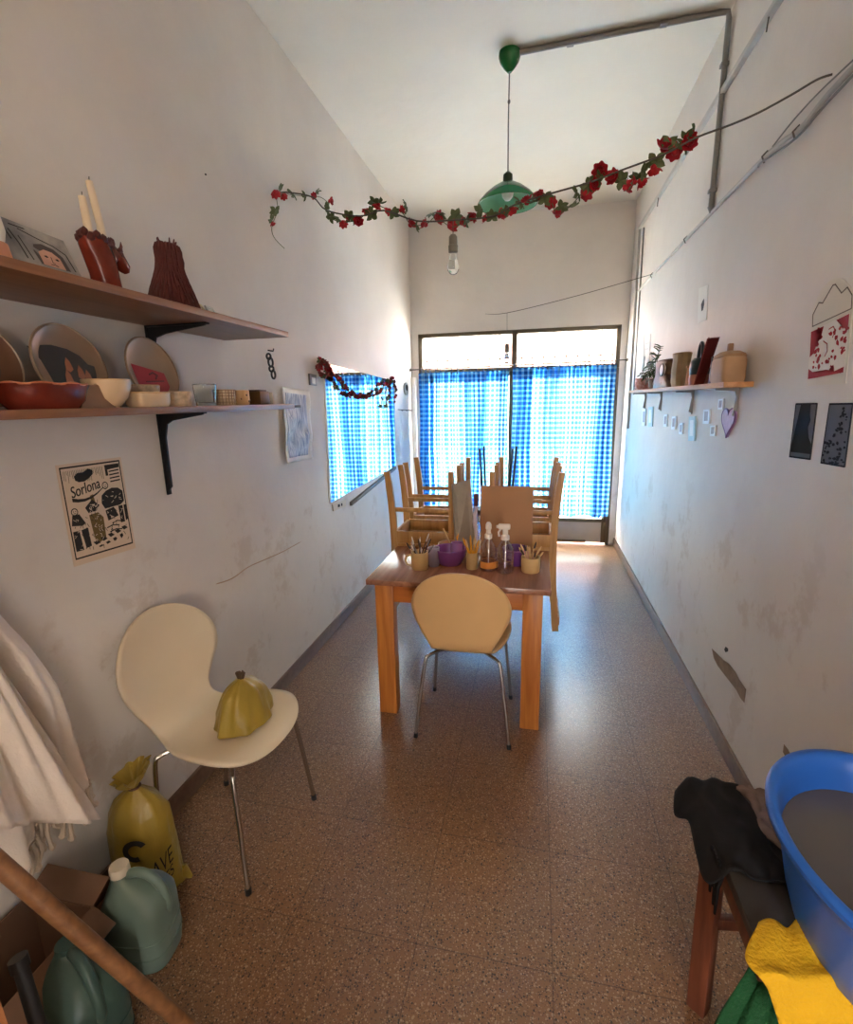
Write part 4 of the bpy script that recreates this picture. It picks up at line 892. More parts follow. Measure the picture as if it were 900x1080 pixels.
MB().tube([(lx+.170*math.cos(t), ly+.170*math.sin(t), 2.70) for t in [2*PI*i/48 for i in range(49)]], .003, 6, caps=False).build('shade_rim', M_green, lp)
MB().lathe([(0, -.005), (.016, -.001), (.030, .016), (.034, .035), (.028, .055), (.016, .075), (.014, .10), (0, .10)], 24, (lx, ly, 2.72)).build('bulb', mat('milky_bulb', (232, 236, 226), .3), lp)

# support wire with the flower garland
PR = Vector((W-.012, 2.03, 2.565)); PL = ray(295, 203, 0, .008); dirw = (PL-PR); nw = dirw.cross(Vector((0, 0, 1))).normalized()
def gp_(u, v, off=0): return rayp(u, v, PR+nw*off, nw)
wr = thing('support_wire', 'thin dark wire slung across the room from the right wall', 'wire', tuple(PR))
wpx = [(884, 75), (862, 84), (835, 100), (800, 119), (770, 132), (735, 145), (700, 163), (660, 178), (620, 193), (585, 203), (545, 215), (520, 228), (480, 232), (440, 233), (405, 222), (380, 228), (345, 222), (330, 208), (305, 203)]
MB().tube(catmull([PR]+[gp_(u, v) for u, v in wpx[1:]]+[PL], 4), .0035, 6).build('strand', M_wire, wr)
M_rose = mat('red_petals', (170, 22, 34), .6, noise_s=60, noise_a=.3); M_gleaf = mat('fabric_leaf', (92, 104, 66), .6, noise_s=50, noise_a=.3); M_brownleaf = mat('faded_rose', (120, 52, 48), .7, noise_s=60, noise_a=.3)
def rose_mesh(nm, m_, rr=.021):
    mb = MB(); random.seed(2)
    mb.blob((0, 0, 0), rr*.5, (1, 1, 1), 1, .3, 60)
    for ring, (n, r_, tilt) in enumerate(((4, .45, 1.2), (6, .75, .8), (7, 1.0, .35))):
        for i in range(n):
            a = 2*PI*(i+.4*ring)/n; M_ = Euler((0, -tilt, a)).to_matrix().to_4x4()
            def f(u, v, r_=r_): 
                w_ = rr*.75*math.sin(PI*(.12+.8*u)); return Vector((rr*r_*u*1.15+.001, w_*(v-.5)*1.3, rr*.28*(u*u)-rr*.1+rr*.2*(v-.5)**2))
            mb.grid(f, 3, 3, M=Euler((0, 0, a)).to_matrix().to_4x4() @ Euler((0, -tilt, 0)).to_matrix().to_4x4())
    o = mb.build(nm, m_, None, sharp=180); me = o.data; off = o.location.copy()
    for v in me.vertices: v.co += off
    C.objects.unlink(o); bpy.data.objects.remove(o); return me
def leaf_mesh(nm, m_, s=1):
    mb = MB(); random.seed(4)
    for i in range(5):
        a = 2*PI*i/5+random.uniform(-.3, .3); leaf(mb, (0, 0, 0), (math.cos(a), math.sin(a), random.uniform(-.3, .6)), .030*s, .011*s)
    o = mb.build(nm, m_, None, sharp=180); me = o.data; off = o.location.copy()
    for v in me.vertices: v.co += off
    C.objects.unlink(o); bpy.data.objects.remove(o); return me
ME_rose = rose_mesh('rose', M_rose); ME_rose2 = rose_mesh('faded_rose', M_brownleaf); ME_leaf = leaf_mesh('leaf_cluster', M_gleaf)
def put(nm, me, p, s, parent):
    o = bpy.data.objects.new(nm, me); C.objects.link(o); o.parent = parent; o.matrix_parent_inverse = wm(parent).inverted()
    o.location = p; o.scale = (s, s, s); o.rotation_euler = (random.uniform(0, 6), random.uniform(0, 6), random.uniform(0, 6)); return o
random.seed(21)
ga = thing('flower_garland', 'long garland of red roses and green leaves strung under the ceiling', 'garland', tuple(gp_(480, 232)))
gpx = [(300, 262), (289, 250), (287, 238), (293, 222), (292, 203), (305, 205), (322, 207), (338, 208), (347, 216), (347, 229), (362, 234), (378, 232), (388, 223), (398, 217), (412, 222), (424, 224), (434, 237), (450, 236), (460, 229), (475, 239), (487, 236), (500, 228), (513, 231), (528, 226), (545, 220), (557, 212), (570, 204), (582, 214), (588, 226), (601, 218), (612, 206), (620, 197), (634, 180), (640, 186), (650, 188), (662, 197), (676, 190), (690, 176), (697, 168), (702, 156), (714, 158), (727, 148), (733, 144)]
gpts = [gp_(u, v, .014) if u > 345 else ray(u, v, 0, .05+.0*u) for u, v in gpx]
cord = catmull(gpts, 5); MB().tube(cord, .0018, 5).build('cord', M_gleaf, ga)
roses = [(290, 203, 1), (299, 206, .8), (332, 207, .8), (348, 212, .8), (287, 235, .7), (378, 234, 1), (362, 235, .9), (388, 222, 1), (399, 216, 1), (411, 222, .9), (423, 222, .8), (433, 237, 1), (449, 237, 1), (461, 230, 1.2), (475, 239, 1.2), (487, 235, .9), (500, 227, 1), (513, 231, .8), (527, 227, 1), (540, 220, 1), (556, 213, 1.1), (570, 203, 1.1), (581, 213, 1), (588, 227, 1), (617, 203, 1.2), (634, 180, 1.2), (627, 195, .9), (648, 187, 1.1), (660, 198, 1), (676, 191, 1), (690, 177, 1.1), (701, 156, 1.3), (712, 160, 1.1), (727, 152, 1.1), (670, 192, .8), (366, 230, .6), (728, 145, .8)]
for (u, v, s_) in roses:
    p = gp_(u, v, .016) if u > 345 else ray(u, v, 0, .05); put('rose', ME_rose, p, s_*1.22, ga)
lvs = [(296, 201), (308, 205), (321, 207), (334, 203), (290, 222), (286, 231), (345, 218), (349, 229), (356, 231), (368, 228), (373, 231), (394, 213), (400, 213), (392, 226), (416, 225), (428, 219), (440, 238), (456, 226), (466, 227), (481, 229), (493, 233), (505, 223), (519, 228), (534, 224), (548, 214), (563, 212), (576, 210), (592, 219), (601, 217), (608, 204), (621, 197), (630, 190), (655, 190), (664, 194), (672, 185), (680, 182), (692, 170), (707, 150), (720, 154), (730, 142), (725, 146)]
for (u, v) in lvs:
    p = gp_(u, v, .012) if u > 345 else ray(u, v, 0, .05); put('leaf_cluster', ME_leaf, p, random.uniform(.95, 1.25), ga)
MB().tube([ray(298, 205, 0, 0), ray(298, 205, 0, .05)], .003, 5).build('wall_pin', M_wire, ga)
# garland on the mirror
gm = thing('dried_garland', 'small faded red flower garland draped over the mirror top', 'garland', tuple(ray(370, 410, 0, .03)))
mpx = [(338, 380), (335, 388), (338, 395), (345, 392), (343, 384), (338, 381), (345, 389), (352, 396), (360, 405), (368, 413), (380, 418), (390, 418), (400, 413), (408, 404), (412, 400), (417, 408), (416, 424)]
XM = .035
cord = catmull([ray(u, v, 0, XM) for u, v in mpx], 4); MB().tube(cord, .003, 5).build('cord', M_brownleaf, gm)
random.seed(8); k = 0
for p in cord[::1]:
    put('rose', ME_rose2 if k % 3 else ME_rose, p+Vector((.006, random.uniform(-.015, .015), random.uniform(-.015, .015))), random.uniform(.7, 1.05), gm)
    if k % 4 == 1: put('leaf_cluster', ME_leaf, p+Vector((.0, random.uniform(-.01, .01), random.uniform(-.01, .01))), .8, gm)
    k += 1
for u, v in ((407, 412), (409, 420), (407, 428)): put('leaf_cluster', ME_leaf, ray(u, v, 0, XM), .9, gm)
MB().tube([ray(u, v, 0, XM) for u, v in ((409, 403), (407, 414), (408, 428))], .002, 5).build('tail_cord', M_brownleaf, gm)
MB().tube([ray(338, 383, 0, 0), ray(338, 383, 0, XM)], .003, 5).build('wall_pin', M_wire, gm)

# bare bulbs
def bulb(label, p, s, top):
    root = thing('hanging_bulb', label, 'light bulb', tuple(p-Vector((0, 0, .17*s))))
    z = p.z
    MB().tube([top, p], .002, 5).build('cord', M_wire, root)
    MB().lathe([(0, 0), (.012, -.002), (.019, -.012), (.0195, -.045), (.022, -.048), (.021, -.075), (.014, -.078), (0, -.079)], 20, tuple(p)).build('socket', mat('grey_socket', (112, 108, 98), .5), root)
    MB().lathe([(.014, -.075), (.0145, -.085), (.020, -.105), (.0275, -.13), (.026, -.15), (.015, -.165), (0, -.17)], 24, tuple(p)).build('glass_bulb', M_glass, root)
    MB().lathe([(0, -.080), (.010, -.082), (.012, -.105), (.004, -.11), (0, -.112)], 12, tuple(p)).build('lamp_foot', M_white, root)
b1 = gp_(478, 247); bulb('bare bulb in a grey socket hanging from the flower garland wire', b1, 1, tuple(gp_(478, 233)))
wr2 = thing('lamp_wire', 'thin wire crossing the far end of the room carrying a bare bulb', 'wire', (W-.01, 4.5, 2.54))
E1 = Vector((W-.012, 4.52, 2.545)); E2 = ray(512, 331, 1, L-.004); b2 = ray(535, 330, 1, 4.50)
MB().tube(catmull([E1, E1.lerp(b2, .5)+Vector((0, 0, -.012)), b2, E2], 6), .0028, 5).build('strand', M_wire, wr2)
bulb('bare bulb hanging on a thin cord before the transom window', ray(535, 362, 1, 4.50), 1, tuple(b2))

# ------------------------------------------------------------------ work table
TX0, TX1, TY0, TY1, TZ = .580, 1.468, 2.19, 3.98, .75
tb_ = thing('work_table', 'long pine work table with chunky orange legs in the middle of the room', 'table', ((TX0+TX1)/2, (TY0+TY1)/2, 0))
MB().box((TX0, TY0, TZ-.028), (TX1, TY1, TZ), .003).build('tabletop', M_top, tb_)
for x in (TX0+.035, TX1-.035-.092):
    for y in (TY0+.03, TY1-.03-.075): MB().box((x, y, 0), (x+.092, y+.075, TZ-.028), .004).build('leg', M_pine, tb_)
M_pinex = wood('orange_pine_apron', (160, 84, 34), (196, 118, 54), 0, .4)
for y in (TY0+.045, TY1-.068): MB().box((TX0+.12, y, TZ-.128), (TX1-.12, y+.023, TZ-.028), .002).build('end_apron', M_pinex, tb_)
M_piney = wood('orange_pine_side', (160, 84, 34), (196, 118, 54), 1, .4)
for x in (TX0+.045, TX1-.068): MB().box((x, TY0+.10, TZ-.128), (x+.023, TY1-.10, TZ-.028), .002).build('side_apron', M_piney, tb_)

# ------------------------------------------------------------------ shell chairs
def shell_chair(label, loc, rz, m_, rl=.212):
    root = thing('shell_chair', label, 'chair', (0, 0, 0))
    # local: +x forward, y sideways
    prof = [(.232, .435), (.20, .455), (.12, .462), (.02, .456), (-.08, .448), (-.155, .455), (-.205, .495), (-.228, .56), (-.245, .66), (-.262, .77), (-.278, .880)]
    P = catmull([Vector((a, 0, b)) for a, b in prof], 10); S = [0]
    for i in range(1, len(P)): S.append(S[-1]+(P[i]-P[i-1]).length)
    TOT = S[-1]
    def at(t):
        s = t*TOT
        for i in range(1, len(S)):
            if S[i] >= s: return P[i-1].lerp(P[i], (s-S[i-1])/(S[i]-S[i-1]+1e-9))
        return P[-1]
    keys = [(0, .212), (.12, .214), (.24, .212), (.36, .188), (.46, .150), (.54, .145), (.64, .185), (.75, .222), (.88, .222), (1, .215)]
    KC = catmull([Vector((a, b, 0)) for a, b in keys], 12)
    def hw(t):
        w = .2
        for A_, B_ in zip(KC, KC[1:]):
            if A_.x <= t <= B_.x+1e-9: k_ = (t-A_.x)/(B_.x-A_.x); w = A_.y+(B_.y-A_.y)*k_; break
        d0 = t*TOT; d1 = (1-t)*TOT
        if d0 < .15: w *= max(0, 1-(1-d0/.15)**2.6)**(1/2.2)
        if d1 < .19: w *= max(0, 1-(1-d1/.19)**2.1)**(1/2.05)
        return max(w, .0015)
    def f(a, b):
        t = .5-.5*math.cos(PI*a); c = at(t); w = hw(t); yy = (2*b-1)*w
        back = min(max((t-.5)/.2, 0), 1)
        dish = (yy/.22)**2
        return Vector((c.x+back*dish*.040, yy, c.z+(1-back)*dish*.018*(1 if t > .1 else t/.1)))
    MB().grid(f, 70, 22).build('shell', m_, root, solid=.011, sharp=60)
    MB().box((-.07, -.07, .424), (.07, .07, .444), .006).build('mount_plate', M_black, root)
    for sx2 in (-1, 1):
        for sy2 in (-1, 1):
            pts = [(sx2*.03, sy2*.04, .422), (sx2*.12, sy2*.13, .421), (sx2*.152, sy2*.165, .412), (sx2*.164, sy2*.178, .385), (sx2*.185, sy2*(.196 if sx2 > 0 else (rl+.18)/2), .2), (sx2*.203, sy2*(.212 if sx2 > 0 else rl), .012)]
            fy = .212 if sx2 > 0 else rl
            lg = MB().tube(catmull(pts, 5), .0085, 10).build('leg', M_chrome, root)
            MB().tube([(sx2*.202, sy2*(fy-.001), .022), (sx2*.2035, sy2*(fy+.0005), 0)], [.0105, .011], 10).build('rubber_foot', M_black, lg)
    root.location = loc; root.rotation_euler = (0, 0, rz); return root
# the parts are parented while the root is at the origin, so moving the root carries them
shell_chair('cream shell chair against the left wall with a tied yellow bag on its seat', (.300, 1.412, .0), -.10, M_shell, .172)
shell_chair('beige shell chair pushed up to the work table, seen from behind', (1.072, 2.265, 0), PI/2+.0, M_shell2, .225)

# ------------------------------------------------------------------ wooden chairs, upside down on the table
def wooden_chair(label):
    root = thing('wooden_chair', label, 'chair', (0, 0, 0), group='upturned pine chairs on the table')
    # upright local frame: +x forward, y sideways; seat top at z .45
    wy = .155
    def post(s_):
        pr_ = [(-.195, 0), (-.18, .12), (-.168, .26), (-.163, .40), (-.163, .50), (-.168, .66), (-.178, .80), (-.192, .945)]
        P = catmull([Vector((a, s_*wy, b)) for a, b in pr_], 4); b = bmesh.new(); R_ = []
        for i, p in enumerate(P):
            tg = (P[min(i+1, len(P)-1)]-P[max(i-1, 0)]).normalized(); nx = Vector((tg.z, 0, -tg.x)); w1 = .019 if i > 2 else .017
            R_.append([b.verts.new(p+nx*a*w1+Vector((0, c*.013, 0))) for a, c in ((-1, -1), (1, -1), (1, 1), (-1, 1))])
        for i in range(len(R_)-1):
            for k in range(4): b.faces.new([R_[i][k], R_[i][(k+1) % 4], R_[i+1][(k+1) % 4], R_[i+1][k]])
        b.faces.new(R_[0][::-1]); b.faces.new(R_[-1])
        return MB().add(b)
    for s_ in (-1, 1): post(s_).build('rear_post', M_chairwood, root)
    for s_ in (-1, 1): MB().box((.172, s_*wy-.015, 0), (.204, s_*wy+.015, .432), .003).build('front_leg', M_chairwood, root)
    mb = MB()
    for s_ in (-1, 1):
        mb.box((-.150, s_*wy-.008, .36), (.18, s_*wy+.008, .432), .002)
    mb.box((-.16, -wy, .36), (-.142, wy, .432), .002); mb.box((.180, -wy, .36), (.196, wy, .432), .002); mb.build('seat_frame', M_chairwood, root)
    mb = MB()
    for i in range(6): x0 = -.142+i*.0585; mb.box((x0, -.172, .432), (x0+.055, .172, .45), .003)
    mb.build('seat', M_chairwood, root)
    for s_ in (-1, 1): MB().box((-.16, s_*wy-.007, .215), (.18, s_*wy+.007, .24), .002).build('side_stretcher', M_chairwood, root)
    MB().box((.182, -wy, .29), (.196, wy, .315), .002).build('front_stretcher', M_chairwood, root)
    for z, xx in ((.62, -.174), (.74, -.188), (.86, -.206)): MB().box((xx-.008, -wy, z), (xx+.008, wy, z+.05), .003).build('back_slat', M_chairwood, root)
    return root
wc0 = wooden_chair('pine chair upside down on the left edge of the table, nearest the camera')
chs = [(.722, 2.945, PI, 'pine chair upside down on the left edge of the table, nearest the camera', 0), (.722, 3.375, PI, 'pine chair upside down on the left edge of the table, behind the first', 0),
       (1.332, 2.975, 0, 'pine chair upside down on the right edge of the table, back hanging down', 1), (1.330, 3.42, 0, 'pine chair upside down on the right edge of the table, behind the front one', 1)]
for i, (x, y, rz, lab, side) in enumerate(chs):
    o = wc0 if i == 0 else copy_tree(wc0)
    o['label'] = lab
    # turn over about the x axis: forward stays along local x
    rot = Matrix.Rotation(0 if side == 0 else PI, 4, 'Z') @ Matrix.Rotation(PI, 4, 'X')
    o.rotation_mode = 'XYZ'; o.rotation_euler = rot.to_euler(); o.location = (x, y, TZ+.45)
# metal stool, upside down at the far end of the table
ms = thing('metal_stool', 'upturned stool with thin dark metal legs at the far end of the table', 'stool', (1.09, 3.78, TZ))
MB().lathe([(0, 0), (.15, 0), (.155, .008), (.155, .022), (.15, .03), (0, .03)], 32, (1.09, 3.78, TZ)).build('seat', mat('dark_seat', (60, 48, 42), .5), ms)
for (dx, dy) in ((-.11, -.10), (.12, -.11), (.14, .08), (-.10, .10)):
    MB().tube([(1.09+dx*.8, 3.78+dy*.8, TZ+.03), (1.09+dx*1.05, 3.78+dy, TZ+.50)], .008, 8).build('leg', M_black, ms)
MB().tube([(1.09+.118*math.cos(t), 3.78+.118*math.sin(t), TZ+.18) for t in [2*PI*i/24 for i in range(25)]], .005, 6, caps=False).build('ring', M_black, ms)

# boards leaning on the chairs
bd = MB().box((1.092, 2.655, TZ), (1.376, 2.667, TZ+.392), .001, M=Matrix.Translation((0, 2.655, TZ)) @ Matrix.Rotation(-.10, 4, 'X') @ Matrix.Translation((0, -2.655, -TZ))).build('hardboard_panel', mat('brown_hardboard', (178, 130, 92), .65, noise_s=5, noise_a=.06))
tag(bd, 'tan hardboard panel leaning against the upturned chairs on the table', 'board')
bq = Quad((.925, 2.735, TZ+.39), (1.02, 2.80, TZ+.41), (1.06, 2.76, TZ), (.965, 2.62, TZ), (0, 0, 0))
bq.n = (bq.c[3]-bq.c[0]).cross(bq.c[1]-bq.c[0]).normalized()
cv = thing('canvas_panel', 'grey canvas panel turned edge-on left of the hardboard', 'board', tuple(bq.P(.5, 1)))
mb = MB(); bq.full(mb, -.012, 0); mb.build('canvas', mat('grey_linen', (164, 150, 134), .8, noise_s=30, noise_a=.08), cv)
mb = MB(); bq.poly(mb, [(.97, 0), (1.0, 0), (1.0, 1), (.97, 1)], -.016, .002); mb.build('stretcher_edge', M_paper, cv)
sc = thing('white_tube', 'crumpled white paper strip between the two leaning boards', 'paper', (1.07, 2.72, TZ))
mb = MB(); mb.tube([(1.075, 2.72, TZ), (1.068, 2.72, TZ+.1), (1.055, 2.72, TZ+.18), (1.062, 2.72, TZ+.27)], [.012, .010, .014, .008], 7); mb.build('strip', mat('mauve_paper', (208, 192, 200), .6), sc)
mb = MB(); mb.box((1.05, 2.712, TZ+.27), (1.075, 2.728, TZ+.34), .003); mb.build('dark_tip', mat('wine_tip', (88, 40, 40), .6), sc)

# mugs, brushes, bowls
M_mug = mat('tan_mug_glaze', (214, 176, 122), .35, noise_s=9, noise_a=.08)
def sticks(grp, label, cat, name, c, n, r, h0, h1, spread, mats, rr=.0028, tips=None):
    random.seed(sum(map(ord, grp)))
    for i in range(n):
        a = 2*PI*i/n+random.uniform(-.3, .3); q0 = Vector((c[0]+r*.4*math.cos(a+2.2), c[1]+r*.4*math.sin(a+2.2), c[2]+.009)); hh = random.uniform(h0, h1)
        q1 = Vector((c[0]+(r*.8+spread*random.uniform(.3, 1))*math.cos(a), c[1]+(r*.8+spread*random.uniform(.3, 1))*math.sin(a), c[2]+hh))
        t = thing(name, label, cat, tuple(q0), group=grp)
        mm = mats[i % len(mats)]
        MB().tube([q0, q0.lerp(q1, .75)], rr, 6).build('handle', mm, t)
        tp = tips[i % len(tips)] if tips else mm
        MB().tube([q0.lerp(q1, .75), q0.lerp(q1, .8), q0.lerp(q1, .92), q1], [rr*1.1, rr*1.5, rr*1.4, rr*.4], 7).build('tip', tp, t)
mg = bowl('ceramic_mug', 'tan handled mug full of paint brushes at the left of the table', 'mug', (.808, 2.395, TZ), .042, .085, M_mug, profile=cupP(.045, .092))
MB().tube([(.765, 2.385, TZ+.075), (.742, 2.378, TZ+.07), (.735, 2.376, TZ+.045), (.745, 2.379, TZ+.025), (.766, 2.386, TZ+.018)], .006, 8).build('handle', M_mug, mg)
M_ds = mat('dark_handle', (70, 52, 46), .4); M_gs = mat('steel_ferrule', (176, 172, 168), .3, .8); M_ls = mat('pale_wood_stick', (216, 178, 130), .5); M_yel = mat('yellow_pencil', (228, 158, 30), .4); M_pk = mat('pink_tip', (206, 150, 140), .5)
sticks('brushes in the handled tan mug', 'paint brush standing in the handled tan mug', 'brush', 'paint_brush', (.808, 2.395, TZ), 13, .036, .125, .185, .05, [M_ds, M_gs, M_ds, M_ls], .003, [M_gs, M_ds, mat('white_bristle', (214, 206, 200), .6)])
pc = bowl('pencil_cup', 'slim tan cup of yellow pencils beside the first spray bottle', 'cup', (1.075, 2.435, TZ), .030, .08, M_mug, profile=cupP(.030, .088))
sticks('yellow pencils in the slim tan cup', 'yellow pencil standing in the slim tan cup', 'pencil', 'yellow_pencil', (1.075, 2.435, TZ), 9, .024, .15, .185, .035, [M_yel], .0035, [M_ls, M_yel])
sc2 = bowl('stick_cup', 'wide tan cup of pale wooden sticks at the right of the table', 'cup', (1.372, 2.44, TZ), .042, .08, M_mug, profile=cupP(.048, .078))
sticks('pale sticks in the wide tan cup', 'pale wooden modelling stick standing in the wide tan cup', 'stick', 'modelling_stick', (1.372, 2.44, TZ), 13, .040, .105, .145, .035, [M_ls, M_pk, M_ls], .0035, [M_ls, M_ls, M_ds])
M_purple = mat('purple_plastic', (150, 84, 150), .3)
pb = bowl('purple_bowl', 'purple plastic bowl behind the beige chair, left of the bottles', 'bowl', (.950, 2.50, TZ), .085, .085, M_purple, profile=[(0, 0), (.055, 0), (.062, .006), (.080, .045), (.086, .085), (.082, .085), (.076, .045), (.056, .010), (0, .008)])
MB().tube([(.95+.086*math.cos(t), 2.50+.086*math.sin(t), TZ+.084) for t in [2*PI*i/40 for i in range(41)]], .0035, 6, caps=False).build('rim', M_purple, pb)
cp2 = bowl('purple_cup', 'small purple plastic cup tilted inside the purple bowl', 'cup', (.985, 2.515, TZ+.009), .032, .095, mat('light_purple', (176, 122, 176), .3), profile=cupP(.032, .105))
pb2 = bowl('purple_bowl', 'purple bowl mostly hidden behind the right spray bottle', 'bowl', (1.292, 2.545, TZ), .06, .085, mat('dark_purple_plastic', (116, 60, 128), .3), profile=[(0, 0), (.045, 0), (.05, .006), (.066, .045), (.070, .088), (.066, .088), (.06, .045), (.045, .010), (0, .008)])
MB().tube([(1.292+.069*math.cos(t), 2.545+.069*math.sin(t), TZ+.087) for t in [2*PI*i/40 for i in range(41)]], .003, 6, caps=False).build('rim', M_purple, pb2)
yb = bowl('terracotta_bowl', 'tan clay bowl holding a yellow brush behind the purple bowl', 'bowl', (.925, 2.665, TZ), .072, .062, mat('tan_clay_bowl', (206, 142, 92), .5), rim=M_tan)
ybr = thing('wide_brush', 'wide yellow brush standing in the clay bowl', 'brush', (.95, 2.66, TZ+.01))
MB().prism([(.938, TZ+.012), (.958, TZ+.012), (.972, TZ+.125), (.950, TZ+.09), (.925, TZ+.05)], 2.655, 2.667, M=Matrix(((1, 0, 0, 0), (0, 0, 1, 0), (0, 1, 0, 0), (0, 0, 0, 1)))).build('bristles', M_yel, ybr)
MB().beam((.945, 2.661, TZ+.012), (.880, 2.68, TZ+.145), .008, .008).build('handle', M_ls, ybr)
pj_ = thing('plastic_jar', 'translucent pale plastic jar between the brush mug and purple bowl', 'jar', (.872, 2.44, TZ))
MB().lathe([(0, 0), (.026, 0), (.028, .01), (.030, .10), (.028, .10), (.026, .012), (0, .008)], 24, (.872, 2.45, TZ)).build('body', mat('frosted_plastic', (206, 190, 206), .35, trans=.6, ior=1.2), pj_)
MB().tube([(.872+.029*math.cos(t), 2.45+.029*math.sin(t), TZ+.10) for t in [2*PI*i/24 for i in range(25)]], .0016, 6, caps=False).build('rim', M_white, pj_)
def thin_clear(name, tint, refl):
    m = pane_mat(); m.name = name
    for n in m.node_tree.nodes:
        if n.type == 'BSDF_TRANSPARENT': n.inputs[0].default_value = (*tint, 1)
        if n.type == 'BSDF_GLOSSY': n.inputs[1].default_value = .08; n.inputs[0].default_value = (1, .97, .97, 1)
        if n.type == 'MIX_SHADER': n.inputs[0].default_value = refl; mixn = n
    lw_ = m.node_tree.nodes.new('ShaderNodeLayerWeight'); lw_.inputs[0].default_value = .35
    ma = m.node_tree.nodes.new('ShaderNodeMath'); ma.operation = 'MULTIPLY_ADD'; ma.inputs[1].default_value = .6; ma.inputs[2].default_value = refl
    m.node_tree.links.new(lw_.outputs['Facing'], ma.inputs[0]); m.node_tree.links.new(ma.outputs[0], mixn.inputs[0]); return m
M_clear = thin_clear('clear_plastic', (.93, .90, .92), .10); M_liq = thin_clear('mauve_liquid', (.78, .70, .78), .10)
M_spray = mat('white_spray_head', (226, 214, 204), .4)
def bottle(label, c, r, trig):
    root = thing('spray_bottle', label, 'bottle', c); x, y, z = c
    MB().lathe([(0, 0), (r*.9, 0), (r, .006), (r, .105), (r*.93, .125), (r*.62, .150), (r*.38, .165), (r*.36, .180), (0, .180)], 32, c).build('body', M_clear, root)
    MB().lathe([(0, .004), (r*.86, .004), (r*.93, .010), (r*.93, .062 if trig else .05), (0, .062 if trig else .05)], 28, c).build('liquid', M_liq, root)
    MB().lathe([(r*.4, .168), (r*.46, .170), (r*.46, .190), (r*.3, .196), (0, .196)], 20, c).build('collar', M_spray, root)
    if trig:
        mb = MB(); mb.box((x-.013, y-.012, z+.194), (x+.013, y+.012, z+.225), .004); mb.box((x-.035, y-.011, z+.222), (x+.024, y+.011, z+.250), .006)
        mb.box((x-.045, y-.006, z+.228), (x-.030, y+.006, z+.242), .002); mb.build('spray_head', M_spray, root)
        MB().tube([(x-.022, y, z+.224), (x-.034, y, z+.205), (x-.030, y, z+.185)], .005, 8).build('trigger', M_spray, root)
    else:
        MB().lathe([(.013, .194), (.012, .215), (.016, .218), (.015, .240), (.008, .252), (0, .253)], 18, c).build('spray_head', M_spray, root)
        MB().tube([(x, y-.012, z+.236), (x, y-.020, z+.236)], .004, 8).build('nozzle', M_spray, root)
    MB().tube([(x, y, z+.02), (x+.004, y, z+.18)], .002, 6).build('dip_tube', M_white, root)
    return root
b_ = bottle('clear spray bottle with a straight pump and orange label at its base, left one', (1.160, 2.425, TZ), .041, False)
MB().lathe([(.0402, .018), (.0415, .018), (.0415, .052), (.0402, .052)], 32, (1.160, 2.425, TZ)).build('amber_label', mat('amber_label', (236, 150, 70), .4), b_)  # orange label wrapped round the lower bottle
bottle('clear trigger spray bottle with mauve liquid, right one on the table', (1.245, 2.41, TZ), .045, True)

# ------------------------------------------------------------------ yellow bags
M_bag = mat('yellow_bag_plastic', (164, 138, 56), .32, noise_s=9, noise_a=.22, bump=.5, bump_s=22)
def folds(seed, k=9, amp=.06):
    random.seed(seed); ph = [random.uniform(0, 6) for _ in range(5)]
    return lambda a, z: 1+amp*math.sin(k*a+ph[0]+z*14)+amp*.6*math.sin((k+5)*a+ph[1]-z*20)+amp*.8*math.sin(2*a+ph[2])+.03*math.sin(40*z+3*a+ph[3])
ybg = thing('tied_bag', 'knotted yellow plastic bag of clay on the cream chair seat', 'bag', (.365, 1.432, .463))
bc = (.365, 1.432, .463)
MB().lathe([(0, .0), (.075, .0), (.098, .018), (.092, .055), (.078, .10), (.066, .13), (.050, .150), (.030, .165), (.014, .172), (.008, .178)], 60, bc, sx=.95, sy=1.22, wob=folds(1, 7, .05)).build('bag', M_bag, ybg)
mb = MB()
for i in range(5):
    a = i*1.3; mb.tube([(bc[0]+.004*math.cos(a), bc[1]+.004*math.sin(a), bc[2]+.168), (bc[0]+.012*math.cos(a), bc[1]+.012*math.sin(a), bc[2]+.19+.004*i), (bc[0]+.016*math.cos(a+.4), bc[1]+.016*math.sin(a+.4), bc[2]+.198)], [.005, .006, .002], 6)
mb.build('knot', mat('dark_string', (84, 64, 46), .6), ybg)
fb = thing('sand_bag', 'yellow printed plastic bag tied at the neck, standing on the floor by the wall', 'bag', (.125, 1.17, 0))
fc = (.126, 1.150, 0)
MB().lathe([(0, .0), (.095, .0), (.118, .02), (.112, .08), (.108, .16), (.104, .24), (.095, .30), (.070, .345), (.034, .375), (.014, .388)], 64, fc, sx=.98, sy=.76, wob=folds(2, 8, .03)).build('bag', M_bag, fb)
MB().lathe([(.013, .386), (.016, .392), (.036, .410), (.054, .428), (.066, .446), (.063, .442), (.048, .428), (.032, .410), (.012, .396)], 64, fc, sx=.6, sy=1.1, wob=folds(3, 9, .12)).build('ruffled_neck', M_bag, fb)
MB().tube([(fc[0]+.017*math.cos(t), fc[1]+.017*math.sin(t), .388) for t in [2*PI*i/16 for i in range(17)]], .004, 6, caps=False).build('tie', mat('bag_string', (92, 66, 50), .6), fb)
corner = MB().tube([(.19, 1.17, .02), (.238, 1.185, .035), (.258, 1.19, .01)], [.03, .022, .006], 8); corner.build('bottom_corner', M_bag, fb)
